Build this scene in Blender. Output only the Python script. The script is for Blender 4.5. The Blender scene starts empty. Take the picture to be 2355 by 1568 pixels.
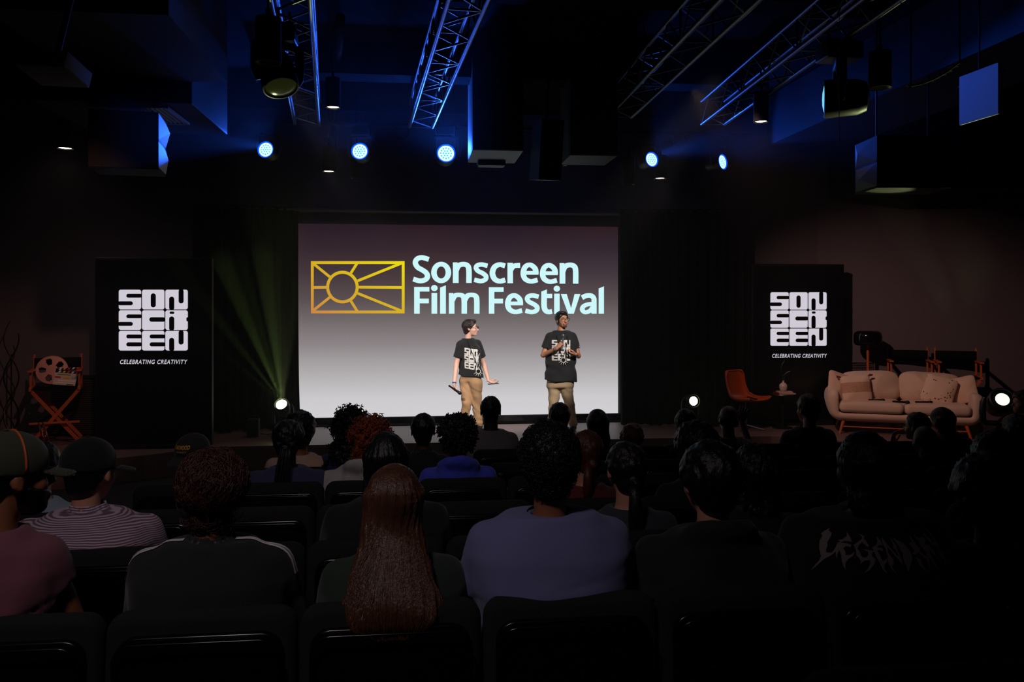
import bpy, bmesh, math, random
import numpy as np
from mathutils import Vector, Matrix
from mathutils.bvhtree import BVHTree

# ------------------------------------------------------------------ scene, camera, world, light
scn = bpy.context.scene
COL = scn.collection
R_ = math.radians
F = 1900.0; CX = 1177.5; HY = 693.0; PHI = R_(6.5)
CAMZ = 2.18; STAGE = 0.30
CP, SP = math.cos(PHI), math.sin(PHI)
FV = Vector((SP, CP, 0)); RV = Vector((CP, -SP, 0)); CAM = Vector((0, 0, CAMZ))

cam_data = bpy.data.cameras.new('camera')
cam = bpy.data.objects.new('camera', cam_data); COL.objects.link(cam)
cam.location = CAM; cam.rotation_euler = (R_(90), 0, -PHI)
cam_data.sensor_width = 36; cam_data.lens = F / 2355 * 36
cam_data.shift_y = -(784 - HY) / 2355
cam_data.clip_start = 0.05; cam_data.clip_end = 100
scn.camera = cam
scn.view_settings.view_transform = 'Standard'
scn.view_settings.look = 'None'
scn.view_settings.exposure = 0.0
scn.view_settings.gamma = 1.0
scn.view_settings.use_curve_mapping = False
scn.cycles.use_denoising = True
scn.cycles.max_bounces = 5; scn.cycles.diffuse_bounces = 3; scn.cycles.glossy_bounces = 2
scn.cycles.volume_bounces = 0
scn.cycles.sample_clamp_indirect = 2.0
scn.cycles.volume_step_rate = 1.0
try:
    scn.cycles.use_light_tree = True
except Exception:
    pass

world = bpy.data.worlds.new('world'); scn.world = world
world.use_nodes = True
world.node_tree.nodes['Background'].inputs[0].default_value = (0.75, 0.8, 1.0, 1)
world.node_tree.nodes['Background'].inputs[1].default_value = 0.0022

def W(px, py, d):
    return CAM + FV * d + RV * ((px - CX) / F * d) + Vector((0, 0, (HY - py) / F * d))
def dY(px, Y):
    return Y / (CP - (px - CX) / F * SP)
def WY(px, py, Y):
    return W(px, py, dY(px, Y))
def WZ(px, py, z):
    return W(px, py, (z - CAMZ) * F / (HY - py))

def lamp(name, kind, loc, energy, color, target=None, **kw):
    L = bpy.data.lights.new(name, kind); L.energy = energy; L.color = color
    for k, v in kw.items(): setattr(L, k, v)
    o = bpy.data.objects.new(name, L); COL.objects.link(o); o.location = loc
    if target is not None:
        o.rotation_euler = (Vector(target) - Vector(loc)).to_track_quat('-Z', 'Y').to_euler()
    return o

WARM = (1.0, 0.74, 0.70); BLUE = (0.02, 0.12, 1.0); NEUT = (1.0, 0.9, 0.85)
# stage wash from the front truss (above and left of the seats), warm gels on the furniture
lamp('stage_spot', 'SPOT', (-1.4, 6.9, 4.5), 2300, (1.0, 0.93, 0.88), (1.5, 12.0, 1.35), spot_size=R_(24), spot_blend=0.5, shadow_soft_size=0.06)
lamp('stage_spot', 'SPOT', (2.9, 6.9, 4.5), 1300, (1.0, 0.9, 0.84), (1.4, 12.0, 1.35), spot_size=R_(20), spot_blend=0.5, shadow_soft_size=0.06)
lamp('sofa_spot', 'SPOT', (2.8, 8.2, 4.35), 340, (1.0, 0.58, 0.47), (7.2, 11.8, 1.0), spot_size=R_(54), spot_blend=1.0, shadow_soft_size=0.05)
lamp('chair_spot', 'SPOT', (-2.0, 6.2, 4.3), 170, (1.0, 0.50, 0.40), (-5.2, 11.2, 0.9), spot_size=R_(36), spot_blend=0.9, shadow_soft_size=0.05)
# house light over the rear seats
lamp('house_light', 'SPOT', (-1.2, 0.4, 4.7), 100, (1.0, 0.86, 0.9), (-0.6, 3.0, 1.1), spot_size=R_(62), spot_blend=1.0, shadow_soft_size=0.25)
lamp('house_light', 'SPOT', (-0.3, 3.3, 4.7), 26, (1.0, 0.86, 0.84), (-0.6, 5.6, 1.0), spot_size=R_(70), spot_blend=1.0, shadow_soft_size=0.2)
lamp('house_light', 'SPOT', (5.7, 6.9, 4.6), 34, (1.0, 0.78, 0.68), (4.4, 6.75, 1.2), spot_size=R_(40), spot_blend=1.0, shadow_soft_size=0.12)

# ------------------------------------------------------------------ helpers
def lin(r, g, b):
    f = lambda v: ((v / 255 + 0.055) / 1.055) ** 2.4 if v > 10 else v / 255 / 12.92
    return (f(r), f(g), f(b), 1)

MATS = {}
def mat(name, rgb=(128, 128, 128), rough=0.7, metal=0.0, bump=None, var=0.0, var_scale=8.0, emit=None, emit_s=1.0,
        stretch=None, spec=None, sheen=0.0):
    """procedural principled material; rgb in sRGB 0..255"""
    if name in MATS: return MATS[name]
    m = bpy.data.materials.new(name); m.use_nodes = True
    nt = m.node_tree; b = nt.nodes['Principled BSDF']
    b.inputs['Base Color'].default_value = lin(*rgb)
    b.inputs['Roughness'].default_value = rough
    b.inputs['Metallic'].default_value = metal
    if spec is not None: b.inputs['Specular IOR Level'].default_value = spec
    if sheen: b.inputs['Sheen Weight'].default_value = sheen
    tc = nt.nodes.new('ShaderNodeTexCoord'); mp = nt.nodes.new('ShaderNodeMapping')
    nt.links.new(tc.outputs['Object'], mp.inputs[0])
    if stretch: mp.inputs['Scale'].default_value = stretch
    nz = nt.nodes.new('ShaderNodeTexNoise'); nz.inputs['Scale'].default_value = var_scale
    nz.inputs['Detail'].default_value = 3
    nt.links.new(mp.outputs[0], nz.inputs['Vector'])
    if var:
        mx = nt.nodes.new('ShaderNodeMix'); mx.data_type = 'RGBA'
        c = lin(*rgb)
        mx.inputs[6].default_value = tuple(max(0, v * (1 - var)) for v in c[:3]) + (1,)
        mx.inputs[7].default_value = tuple(min(1, v * (1 + var)) for v in c[:3]) + (1,)
        nt.links.new(nz.outputs[0], mx.inputs[0]); nt.links.new(mx.outputs[2], b.inputs['Base Color'])
    if bump:
        nb = nt.nodes.new('ShaderNodeTexNoise'); nb.inputs['Scale'].default_value = bump[0]; nb.inputs['Detail'].default_value = 4
        nt.links.new(mp.outputs[0], nb.inputs['Vector'])
        bp = nt.nodes.new('ShaderNodeBump'); bp.inputs['Strength'].default_value = bump[1]; bp.inputs['Distance'].default_value = bump[2] if len(bump) > 2 else 0.01
        nt.links.new(nb.outputs[0], bp.inputs['Height']); nt.links.new(bp.outputs[0], b.inputs['Normal'])
    if emit:
        b.inputs['Emission Color'].default_value = lin(*emit); b.inputs['Emission Strength'].default_value = emit_s
    MATS[name] = m
    return m

def setp(o, label=None, cat=None, group=None, kind=None):
    if label: o['label'] = label
    if cat: o['category'] = cat
    if group: o['group'] = group
    if kind: o['kind'] = kind
    return o

def thing(name, label, cat, loc=(0, 0, 0), rz=0.0, group=None):
    o = bpy.data.objects.new(name, None); COL.objects.link(o)
    o.location = loc; o.rotation_euler = (0, 0, rz); o.empty_display_size = 0.1
    return setp(o, label, cat, group)

def link(name, me, m=None, parent=None, smooth=None, loc=None, rot=None):
    o = bpy.data.objects.new(name, me); COL.objects.link(o)
    if m is not None:
        if isinstance(m, (list, tuple)):
            for x in m: me.materials.append(x)
        elif not me.materials: me.materials.append(m)
    if parent is not None: o.parent = parent
    if loc is not None: o.location = loc
    if rot is not None: o.rotation_euler = rot
    if smooth is not None: shade(me, smooth)
    return o

def shade(me, angle=True):
    n = len(me.polygons)
    if n == 0: return
    me.polygons.foreach_set('use_smooth', [True] * n)
    if angle is not True:
        try: me.set_sharp_from_angle(angle=R_(angle))
        except Exception: pass

def copy_tree(o, parent=None):
    c = o.copy(); COL.objects.link(c)
    if parent is not None: c.parent = parent
    for ch in list(o.children): copy_tree(ch, c)
    return c

class MB:
    """collects shapes into one mesh"""
    def __init__(s): s.v = []; s.f = []; s.mi = []; s.cur = 0
    def add(s, v, f):
        n = len(s.v); s.v += [tuple(p) for p in v]
        s.f += [tuple(i + n for i in q) for q in f]; s.mi += [s.cur] * len(f)
        return s
    def box(s, c, size, M=None, bev=0.0):
        x, y, z = (a / 2 for a in size)
        if bev > 0:
            bm = bmesh.new(); bmesh.ops.create_cube(bm, size=1)
            for v in bm.verts: v.co = Vector((v.co.x * size[0], v.co.y * size[1], v.co.z * size[2]))
            bmesh.ops.bevel(bm, geom=bm.edges[:], offset=min(bev, min(size) * .49), segments=3, profile=0.6, affect='EDGES')
            V = [v.co.copy() for v in bm.verts]; bm.verts.index_update()
            Fc = [[v.index for v in f.verts] for f in bm.faces]; bm.free()
        else:
            V = [Vector((i * x, j * y, k * z)) for i in (-1, 1) for j in (-1, 1) for k in (-1, 1)]
            Fc = [(0, 1, 3, 2), (4, 6, 7, 5), (0, 4, 5, 1), (2, 3, 7, 6), (0, 2, 6, 4), (1, 5, 7, 3)]
        if M is not None: V = [M @ v for v in V]
        c = Vector(c)
        return s.add([v + c for v in V], Fc)
    def tube(s, pts, r, n=10, cap=True, r2=None, flat=None):
        pts = [Vector(p) for p in pts]; m = len(pts)
        if not hasattr(r, '__len__'): r = [r if r2 is None else r + (r2 - r) * i / (m - 1) for i in range(m)]
        V = []; Fc = []
        t0 = (pts[1] - pts[0]).normalized()
        up = Vector((0, 0, 1)) if abs(t0.z) < 0.9 else Vector((1, 0, 0))
        nrm = t0.cross(up).normalized()
        for i, p in enumerate(pts):
            t = (pts[min(i + 1, m - 1)] - pts[max(i - 1, 0)]).normalized()
            nrm = (nrm - t * nrm.dot(t)).normalized(); b = t.cross(nrm)
            for k in range(n):
                a = 2 * math.pi * k / n
                V.append(p + (nrm * math.cos(a) * (flat or 1) + b * math.sin(a)) * r[i])
        for i in range(m - 1):
            for k in range(n):
                Fc.append((i * n + k, i * n + (k + 1) % n, (i + 1) * n + (k + 1) % n, (i + 1) * n + k))
        if cap:
            Fc.append(tuple(range(n))[::-1]); Fc.append(tuple((m - 1) * n + k for k in range(n)))
        return s.add(V, Fc)
    def lathe(s, prof, n=24, M=None, cap=True):
        V = [Vector((r * math.cos(2 * math.pi * k / n), r * math.sin(2 * math.pi * k / n), z)) for r, z in prof for k in range(n)]
        Fc = [(i * n + k, i * n + (k + 1) % n, (i + 1) * n + (k + 1) % n, (i + 1) * n + k) for i in range(len(prof) - 1) for k in range(n)]
        if cap: Fc += [tuple(range(n))[::-1], tuple((len(prof) - 1) * n + k for k in range(n))]
        if M is not None: V = [M @ v for v in V]
        return s.add(V, Fc)
    def prism(s, poly, h, M=None):
        """2d polygon (x,y) extruded along z from 0 to h"""
        n = len(poly)
        V = [Vector((x, y, 0)) for x, y in poly] + [Vector((x, y, h)) for x, y in poly]
        if M is not None: V = [M @ v for v in V]
        return s.add(V, [tuple(range(n))[::-1], tuple(range(n, 2 * n))] + [(i, (i + 1) % n, n + (i + 1) % n, n + i) for i in range(n)])
    def mesh(s, name='mesh'):
        me = bpy.data.meshes.new(name); me.from_pydata(s.v, [], s.f)
        if any(s.mi): me.polygons.foreach_set('material_index', s.mi)
        me.validate(); me.update(); return me
    def build(s, name, m, parent=None, smooth=None, loc=None, rot=None):
        return link(name, s.mesh(name), m, parent, smooth, loc, rot)

def rrect(w, h, r, n=5, cx=0, cy=0):
    P = []
    for sx, sy, a0 in ((1, 1, 0), (-1, 1, 90), (-1, -1, 180), (1, -1, 270)):
        for i in range(n + 1):
            a = R_(a0 + 90 * i / n)
            P.append((cx + sx * (w / 2 - r) + r * math.cos(a), cy + sy * (h / 2 - r) + r * math.sin(a)))
    return P

def slab(mb, w, h, t, rc, bev, M=None, steps=4, puff=0.0):
    """rounded slab, outline in xz, thickness along y, rounded rim"""
    rings = []
    prof = [(bev * (1 - math.sin(R_(90 * i / steps))), -t / 2 + bev * (1 - math.cos(R_(90 * i / steps)))) for i in range(steps + 1)]
    prof = [(bev, -t / 2)] + prof[1:] + [(i_, -y_) for i_, y_ in prof[::-1]]
    V = []; n = None
    for ins, y in prof:
        P = rrect(w - 2 * ins, h - 2 * ins, max(rc - ins, 0.002), 5); n = len(P)
        V += [Vector((x, y, z)) for x, z in P]
    k = len(prof); Fc = []
    for i in range(k - 1):
        for j in range(n):
            Fc.append((i * n + j, (i + 1) * n + j, (i + 1) * n + (j + 1) % n, i * n + (j + 1) % n))
    # caps as fans with a puffed centre
    for i, sgn in ((0, -1), (k - 1, 1)):
        V.append(Vector((0, prof[i][1] + sgn * puff, 0))); c = len(V) - 1
        for j in range(n):
            q = (i * n + j, i * n + (j + 1) % n, c)
            Fc.append(q if sgn < 0 else q[::-1])
    if M is not None: V = [M @ v for v in V]
    return mb.add(V, Fc)

def T(x=0, y=0, z=0): return Matrix.Translation((x, y, z))
def RX(a): return Matrix.Rotation(R_(a), 4, 'X')
def RY(a): return Matrix.Rotation(R_(a), 4, 'Y')
def RZ(a): return Matrix.Rotation(R_(a), 4, 'Z')

# ------------------------------------------------------------------ sculpting with distance fields (surface nets)
def smin(a, b, k):
    if k <= 0: return np.minimum(a, b)
    h = np.clip(0.5 + 0.5 * (b - a) / k, 0, 1)
    return b + (a - b) * h - k * h * (1 - h)
def smax(a, b, k): return -smin(-a, -b, k)
def ell(P, c, r, M=None):
    q = P - np.array(c, np.float32)
    if M is not None: q = q @ np.array(M, np.float32)
    r = np.array(r, np.float32)
    k0 = np.sqrt(((q / r) ** 2).sum(-1)); k1 = np.sqrt(((q / (r * r)) ** 2).sum(-1)) + 1e-6
    return k0 * (k0 - 1) / k1
def cone(P, a, b, ra, rb, sy=1.0):
    a = np.array(a, np.float32); b = np.array(b, np.float32)
    pa = P - a; ba = b - a
    h = np.clip((pa @ ba) / max(float(ba @ ba), 1e-9), 0, 1)
    q = pa - h[..., None] * ba
    if sy != 1.0: q = q * np.array((1, 1 / sy, 1), np.float32)
    return np.sqrt((q * q).sum(-1)) - (ra + (rb - ra) * h)
def loft(P, tab):
    """tab rows: z, a(x half), b(y half), cx, cy"""
    t = np.array(tab, np.float32); z = P[..., 2]
    a, b, cx, cy = (np.interp(z, t[:, 0], t[:, i]) for i in (1, 2, 3, 4))
    # soften interpolation
    x = P[..., 0] - cx; y = P[..., 1] - cy
    r = ((np.abs(x) / a) ** 2.4 + (np.abs(y) / b) ** 2.4) ** (1 / 2.4)
    d = (r - 1) * np.minimum(a, b) * 0.9
    return np.maximum(d, np.maximum(t[0, 0] - z, z - t[-1, 0]) * 0.9)
def wob(P, s, seed=0):
    """cheap smooth noise in -1..1"""
    rr = np.random.RandomState(seed); o = 0; amp = 1.0
    for k in range(3):
        v = rr.randn(3, 3) * 0.9 * s * (1.7 ** k); ph = rr.rand(3) * 6.28
        o = o + amp * np.sin(P @ v[0].astype(np.float32) + ph[0] + 1.3 * np.sin(P @ v[1].astype(np.float32) + ph[1])) ; amp *= 0.6
    return o / 1.96

def nets(fn, lo, hi, h):
    lo = np.array(lo, np.float64); hi = np.array(hi, np.float64)
    n = np.maximum(np.ceil((hi - lo) / h).astype(int) + 1, 4)
    ax = [lo[i] + h * np.arange(n[i]) for i in range(3)]
    G = np.stack(np.meshgrid(*ax, indexing='ij'), -1).astype(np.float32)
    D = fn(G)
    D[0] = D[-1] = 1; D[:, 0] = D[:, -1] = 1; D[:, :, 0] = D[:, :, -1] = 1
    S = D < 0
    acc = np.zeros(tuple(n - 1) + (3,), np.float64); cnt = np.zeros(tuple(n - 1), np.int32)
    idx = [slice(0, -1), slice(1, None)]
    faces = []
    crossings = []
    for axis in range(3):
        a = [slice(None)] * 3; b = [slice(None)] * 3
        a[axis] = idx[0]; b[axis] = idx[1]; a = tuple(a); b = tuple(b)
        cr = S[a] != S[b]
        ii = np.argwhere(cr)
        if len(ii) == 0: continue
        da = D[a][cr]; db = D[b][cr]
        t = da / (da - db)
        p = ii.astype(np.float64); p[:, axis] += t
        o1, o2 = [k for k in range(3) if k != axis]
        quads = []
        ok = np.ones(len(ii), bool)
        for d1, d2 in ((0, 0), (-1, 0), (-1, -1), (0, -1)):
            c = ii.copy(); c[:, o1] += d1; c[:, o2] += d2
            v = (c >= 0).all(1) & (c < (n - 1)).all(1); ok &= v
            cc = np.clip(c, 0, n - 2)
            np.add.at(acc, (cc[v, 0], cc[v, 1], cc[v, 2]), p[v]); np.add.at(cnt, (cc[v, 0], cc[v, 1], cc[v, 2]), 1)
            quads.append(cc)
        crossings.append((axis, np.stack(quads, 1)[ok], S[a][cr][ok]))
    ids = -np.ones(tuple(n - 1), np.int64); m = cnt > 0
    ids[m] = np.arange(m.sum())
    V = acc[m] / cnt[m][:, None] * h + lo
    for axis, q, s in crossings:
        f = ids[q[..., 0], q[..., 1], q[..., 2]]
        flip = s if axis != 1 else ~s
        f[~flip] = f[~flip][:, ::-1]
        faces.append(f)
    return V, np.concatenate(faces) if faces else np.zeros((0, 4), int)

def relax(V, Fq, it=1, lam=0.5):
    e = np.concatenate([Fq[:, [i, (i + 1) % 4]] for i in range(4)])
    for _ in range(it):
        s = np.zeros_like(V); c = np.zeros(len(V))
        np.add.at(s, e[:, 0], V[e[:, 1]]); np.add.at(c, e[:, 0], 1)
        np.add.at(s, e[:, 1], V[e[:, 0]]); np.add.at(c, e[:, 1], 1)
        V = V * (1 - lam) + lam * s / np.maximum(c, 1)[:, None]
    return V

def np_mesh(name, parts):
    """parts: list of (V,F) arrays joined in one mesh"""
    V = []; Fc = []; n = 0
    for v, f in parts:
        V.append(np.asarray(v)); Fc += (np.asarray(f) + n).tolist() if isinstance(f, np.ndarray) else [tuple(i + n for i in q) for q in f]
        n += len(v)
    V = np.concatenate(V)
    me = bpy.data.meshes.new(name); me.from_pydata(V.tolist(), [], Fc); me.update()
    if len(me.polygons): me.polygons.foreach_set('use_smooth', [True] * len(me.polygons))
    return me

def sculpt(name, fn, lo, hi, h, m, parent, it=1, extra=()):
    V, Fq = nets(fn, lo, hi, h)
    if it: V = relax(V, Fq, it)
    return link(name, np_mesh(name, [(V, Fq)] + list(extra)), m, parent)

# ------------------------------------------------------------------ 2d drawing on planes
def text_polys(s, bold=0.0, space=1.0, shear=0.0):
    cu = bpy.data.curves.new('t', 'FONT'); cu.body = s; cu.offset = bold; cu.space_character = space; cu.shear = shear
    cu.resolution_u = 6
    o = bpy.data.objects.new('t', cu); COL.objects.link(o)
    dg = bpy.context.evaluated_depsgraph_get(); dg.update()
    me = bpy.data.meshes.new_from_object(o.evaluated_get(dg))
    V = [(v.co.x, v.co.y) for v in me.vertices]; Fc = [tuple(p.vertices) for p in me.polygons]
    bpy.data.objects.remove(o); bpy.data.curves.remove(cu); bpy.data.meshes.remove(me)
    return V, Fc
def fit(V, x0, y0, x1, y1):
    """fit a 2d point list into a box; y0 is the value at the glyph top"""
    a = np.array(V); lo = a.min(0); hi = a.max(0)
    u = (a - lo) / (hi - lo)
    return [(x0 + (x1 - x0) * p[0], y1 + (y0 - y1) * p[1]) for p in u]
def slot(x0, y0, x1, y1, n=6):
    w = abs(x1 - x0); h = abs(y1 - y0); r = min(w, h) / 2 * .98
    P = rrect(w, h, r, n, (x0 + x1) / 2, (y0 + y1) / 2)
    return P
def logo_polys(x0, y0, x1, y1):
    """3x3 tiles: returns (tiles, slots) as lists of polygons in the box (y0 top)"""
    tiles = []; slots = []
    S = [(.345, .22, 1.02, .41), (-.02, .586, .625, .78)]
    O = [(.39, .2, .61, .88)]
    N = [(.18, .36, .40, 1.02), (.585, -.02, .80, .69)]
    C = [(.33, .36, 1.02, .58)]
    Rr = [(.18, .32, .40, 1.02), (.2, .08, .4, .2), (.92, .36, 1.02, .56)]
    E = [(.345, .2, 1.02, .39), (.345, .58, 1.02, .78)]
    g = [[S, O, N], [S, C, Rr], [E, E, N]]
    tw = (x1 - x0) / 3; th = (y1 - y0) / 3; gap = abs(tw) * 0.02
    for r in range(3):
        for c in range(3):
            a, b = x0 + c * tw, y0 + r * th
            w, h = abs(tw) - 2 * gap, abs(th) - 2 * gap
            tiles.append(rrect(w, h, w * .09, 4, a + tw / 2, b + th / 2))
            for u0, v0, u1, v1 in g[r][c]:
                slots.append(slot(a + tw * u0, b + th * v0, a + tw * u1, b + th * v1))
    return tiles, slots
# ------------------------------------------------------------------ materials
m_wall = mat('painted wall', (104, 96, 102), 0.9, bump=(60, .15, .002), var=.06)
m_ceil = mat('black ceiling paint', (16, 16, 18), 0.95, var=.1, var_scale=2, spec=.04)
m_floor = mat('dark carpet', (20, 20, 22), 0.95, bump=(300, .3, .003))
m_stage = mat('stage boards', (120, 96, 92), 0.45, bump=(30, .1, .002), var=.15, var_scale=3, stretch=(1, 12, 1))
m_black = mat('black matte', (13, 13, 14), 0.75, spec=.25)
m_blackp = mat('black plastic', (16, 16, 17), 0.4)
m_gloss = mat('glossy black', (10, 10, 11), 0.16)
m_curtain = mat('black drape', (17, 19, 19), 0.95, bump=(120, .2, .003), spec=.08)
m_alu = mat('brushed aluminium', (92, 94, 100), 0.4, 0.85)
m_duct = mat('painted duct', (26, 27, 34), 0.7, var=.1, var_scale=3, spec=.15)
m_grey = mat('grey board', (120, 124, 120), 0.8)
m_white = mat('white casing', (190, 186, 182), 0.5)
m_wood = mat('orange stained wood', (190, 92, 52), 0.45, var=.2, var_scale=6, stretch=(1, 1, 12))
m_canvas = mat('black canvas', (14, 13, 14), 0.95, bump=(400, .2, .002), spec=.1)

def struct(o): o['kind'] = 'structure'; return o

# ------------------------------------------------------------------ room shell
ROWY = [2.5 + 0.83 * i for i in range(6)]
ROWTOP = [CAMZ - h for h in (.892, .94, 1.0, 1.058, 1.135, 1.187)]
ROWZ = [t - 0.85 for t in ROWTOP]
CEIL = 5.05; WY0 = 12.6
mb = MB()
prof = [(-3.0, .50), (1.75, .50), (1.75, ROWZ[0])]
for i in range(6):
    y1 = ROWY[i] + 0.80 - .18
    z1 = ROWZ[i + 1] if i < 5 else 0.0
    prof += [(y1, ROWZ[i]), (y1, z1)]
prof += [(14.0, 0.0), (14.0, -.3), (-3.0, -.3)]
n = len(prof)
V = [(x, y, z) for x in (-9.5, 12.5) for y, z in prof]
mb.add(V, [tuple(range(n)), tuple(range(n, 2 * n))[::-1]] + [(i, i + n, (i + 1) % n + n, (i + 1) % n) for i in range(n)])
struct(mb.build('floor', m_floor))

mb = MB()
SO = [(-8.3, 8.8), (-4.34, 10.0), (-3.32, 10.54), (-2.64, 11.05), (4.9, 11.05), (6.1, 10.3), (11.1, 9.4), (11.1, 11.3), (6.3, 12.58), (-4.4, 12.58), (-8.3, 12.4)]
mb.prism(SO, STAGE - .001, T(0, 0, 0.001))
stage = mb.build('stage_platform', m_stage)
setp(stage, 'low dark stage platform running the width of the room under the screen', 'stage')

def wall_box(name, a, b, z0, z1, th=.15, m=m_wall):
    a = Vector(a); b = Vector(b); d = (b - a).normalized(); nrm = Vector((-d.y, d.x))
    mb = MB(); mb.prism([tuple(a), tuple(b), tuple(b + nrm * th), tuple(a + nrm * th)], z1 - z0, T(0, 0, z0))
    return struct(mb.build(name, m))
OX0 = WY(545, 600, WY0).x; OX1 = WY(1615, 600, WY0).x
CZ = CAMZ + 1.355
CLx, CRx = -4.39, 6.36
mb = MB()
mb.box(((CLx + OX0) / 2, WY0 + .3, CEIL / 2), (OX0 - CLx, .6, CEIL))
mb.box(((CRx + OX1) / 2, WY0 + .3, CEIL / 2), (CRx - OX1, .6, CEIL))
mb.box(((OX0 + OX1) / 2, WY0 + .3, (CZ + CEIL) / 2), (OX1 - OX0, .6, CEIL - CZ))
mb.box(((OX0 + OX1) / 2, WY0 + .65, CEIL / 2), (OX1 - OX0 + .2, .1, CEIL))
struct(mb.build('wall_back', m_wall))
mb = MB(); mb.box(((OX0 + OX1) / 2, WY0 - .02, CZ + .012), (OX1 - OX0, .05, .024), bev=.004)
struct(mb.build('bulkhead_lit_edge', mat('bulkhead edge lit tone', (120, 116, 118), .5)))  # paler strip painted for the bulkhead's lower edge catching light
A = Vector((CLx, WY0)); B = A + Vector((-.9995, -.03)) * 4.0
wall_box('wall_back_left', B, A, 0, CEIL)
wall_box('wall_left', (B.x, -3.0), (B.x, B.y), 0, CEIL)
A2 = Vector((CRx, WY0)); B2 = A2 + Vector((.966, -.259)) * 5.0
wall_box('wall_back_right', A2, B2, 0, CEIL)
wall_box('wall_right', (B2.x, B2.y), (B2.x, -3.0), 0, CEIL)
wall_box('wall_front', (B2.x, -3.0), (B.x, -3.0), 0, CEIL)
mb = MB(); mb.box(((B.x + B2.x) / 2, 5.5, CEIL + .1), (B2.x - B.x + .4, 17.2, .2))
struct(mb.build('ceiling', m_ceil))

# dark soffit over the right wall, ducts at left and right
def along(name, p0, p1, z0, w, h, m, label, cat, parts=None):
    """box with its lower left edge through p0,p1 (xy) at z0, w to the right"""
    a = Vector(p0[:2]); b = Vector(p1[:2]); d = (b - a).normalized(); r = Vector((d.y, -d.x))
    mb = MB(); mb.prism([tuple(a), tuple(b), tuple(b + r * w), tuple(a + r * w)][::-1], h, T(0, 0, z0))
    o = mb.build(name, m); setp(o, label, cat); return o
zs = CAMZ + 1.62
pa = WZ(1815, 455, zs) ; 
mb = MB(); mb.prism([(6.5, 11.3), (B2.x - .02, 10.2), (B2.x - .02, B2.y - .03), (6.5, WY0 - .08)], CEIL - zs, T(0, 0, zs))
struct(mb.build('trim_2', mat('black soffit', (16, 16, 17), .9)))

z0 = 4.35
d0 = WZ(1765, 335, z0); 
dr = along('air_duct', (d0.x, 4.6), (d0.x, d0.y), z0, 1.1, .68, m_duct, 'square blue-lit air duct under the ceiling right of the stage', 'duct')
d1 = WZ(523, 190, 4.30)
dl = along('air_duct', (d1.x - 1.3, d1.y - 1.9), (d1.x - 1.3, d1.y), 4.30, 1.3, .74, m_duct, 'square dark air duct under the ceiling left of the stage', 'duct')
d2 = WZ(523, 312, 4.10)
mb = MB(); zz = 4.10; dxx = d2.x
mb.box((dxx - .75, d2.y - .76, (zz + CEIL) / 2), (1.5, 1.52, CEIL - zz - .02), bev=.01)
t = thing('ceiling_ventilation_box', 'dark ventilation box with louvred grille in the ceiling, upper left', 'ventilation box')
mb.build('body', m_duct, t)
mb = MB(); c = Vector((dxx - .62, d2.y - 1.05, zz - .012))
for sx in (-1, 1): mb.box(c + Vector((sx * .36, 0, 0)), (.03, .78, .02))
for sy in (-1, 1): mb.box(c + Vector((0, sy * .38, 0)), (.74, .03, .02))
mb.build('grille_frame', m_grey, t)
mb = MB()
for i in range(16): mb.box(c + Vector((-.33 + i * .044, 0, .0)), (.006, .74, .02), RY(30).to_3x3().to_4x4())
mb.build('louvres', m_alu, t)

# black beams across the ceiling
for nm, y, lab in (('ceiling_beam', 9.6, 'black beam crossing the ceiling close to the stage'), ('ceiling_beam', 6.9, 'black beam crossing the ceiling over the front seats')):
    mb = MB(); mb.box((1.15, y, CEIL - .16), (6.0, .35, .30), bev=.01)
    o = mb.build(nm, m_ceil); setp(o, lab, 'beam')

# ------------------------------------------------------------------ screen with projected slide
SY = 12.9
scr = thing('projection_screen', 'wide projection screen showing the festival title slide behind the presenters', 'projection screen', WY(1058, 978, SY))
base = scr.location.copy()
def plane_poly(mb, P, Y, px=True):
    v = [WY(x, y, Y) - base if px else Vector((x, Y, y)) - base for x, y in P]
    n = len(mb.v); mb.v += [tuple(q) for q in v]; mb.f.append(tuple(range(n, n + len(v)))); mb.mi.append(mb.cur)
xl, xr = WY(683, 700, SY).x, WY(1431, 700, SY).x
zb = WY(1058, 975, SY).z; zt = WY(1058, 478, SY).z
mb = MB(); mb.box(((xl + xr) / 2 - base.x, .02, (zb + zt) / 2 - base.z), (xr - xl, .02, zt - zb))
mb.build('screen_fabric', mat('screen fabric', (150, 150, 152), .9), scr)
mb = MB(); mb.box(((xl + xr) / 2 - base.x, -.02, STAGE + .05 - base.z), (xr - xl + .1, .08, .10), bev=.02)
mb.build('bottom_bar', m_black, scr)
mb = MB(); mb.box(((xl + xr) / 2 - base.x, .0, zt - base.z + .04), (xr - xl + .1, .12, .14), bev=.02)
mb.build('roller_case', m_black, scr)

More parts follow.
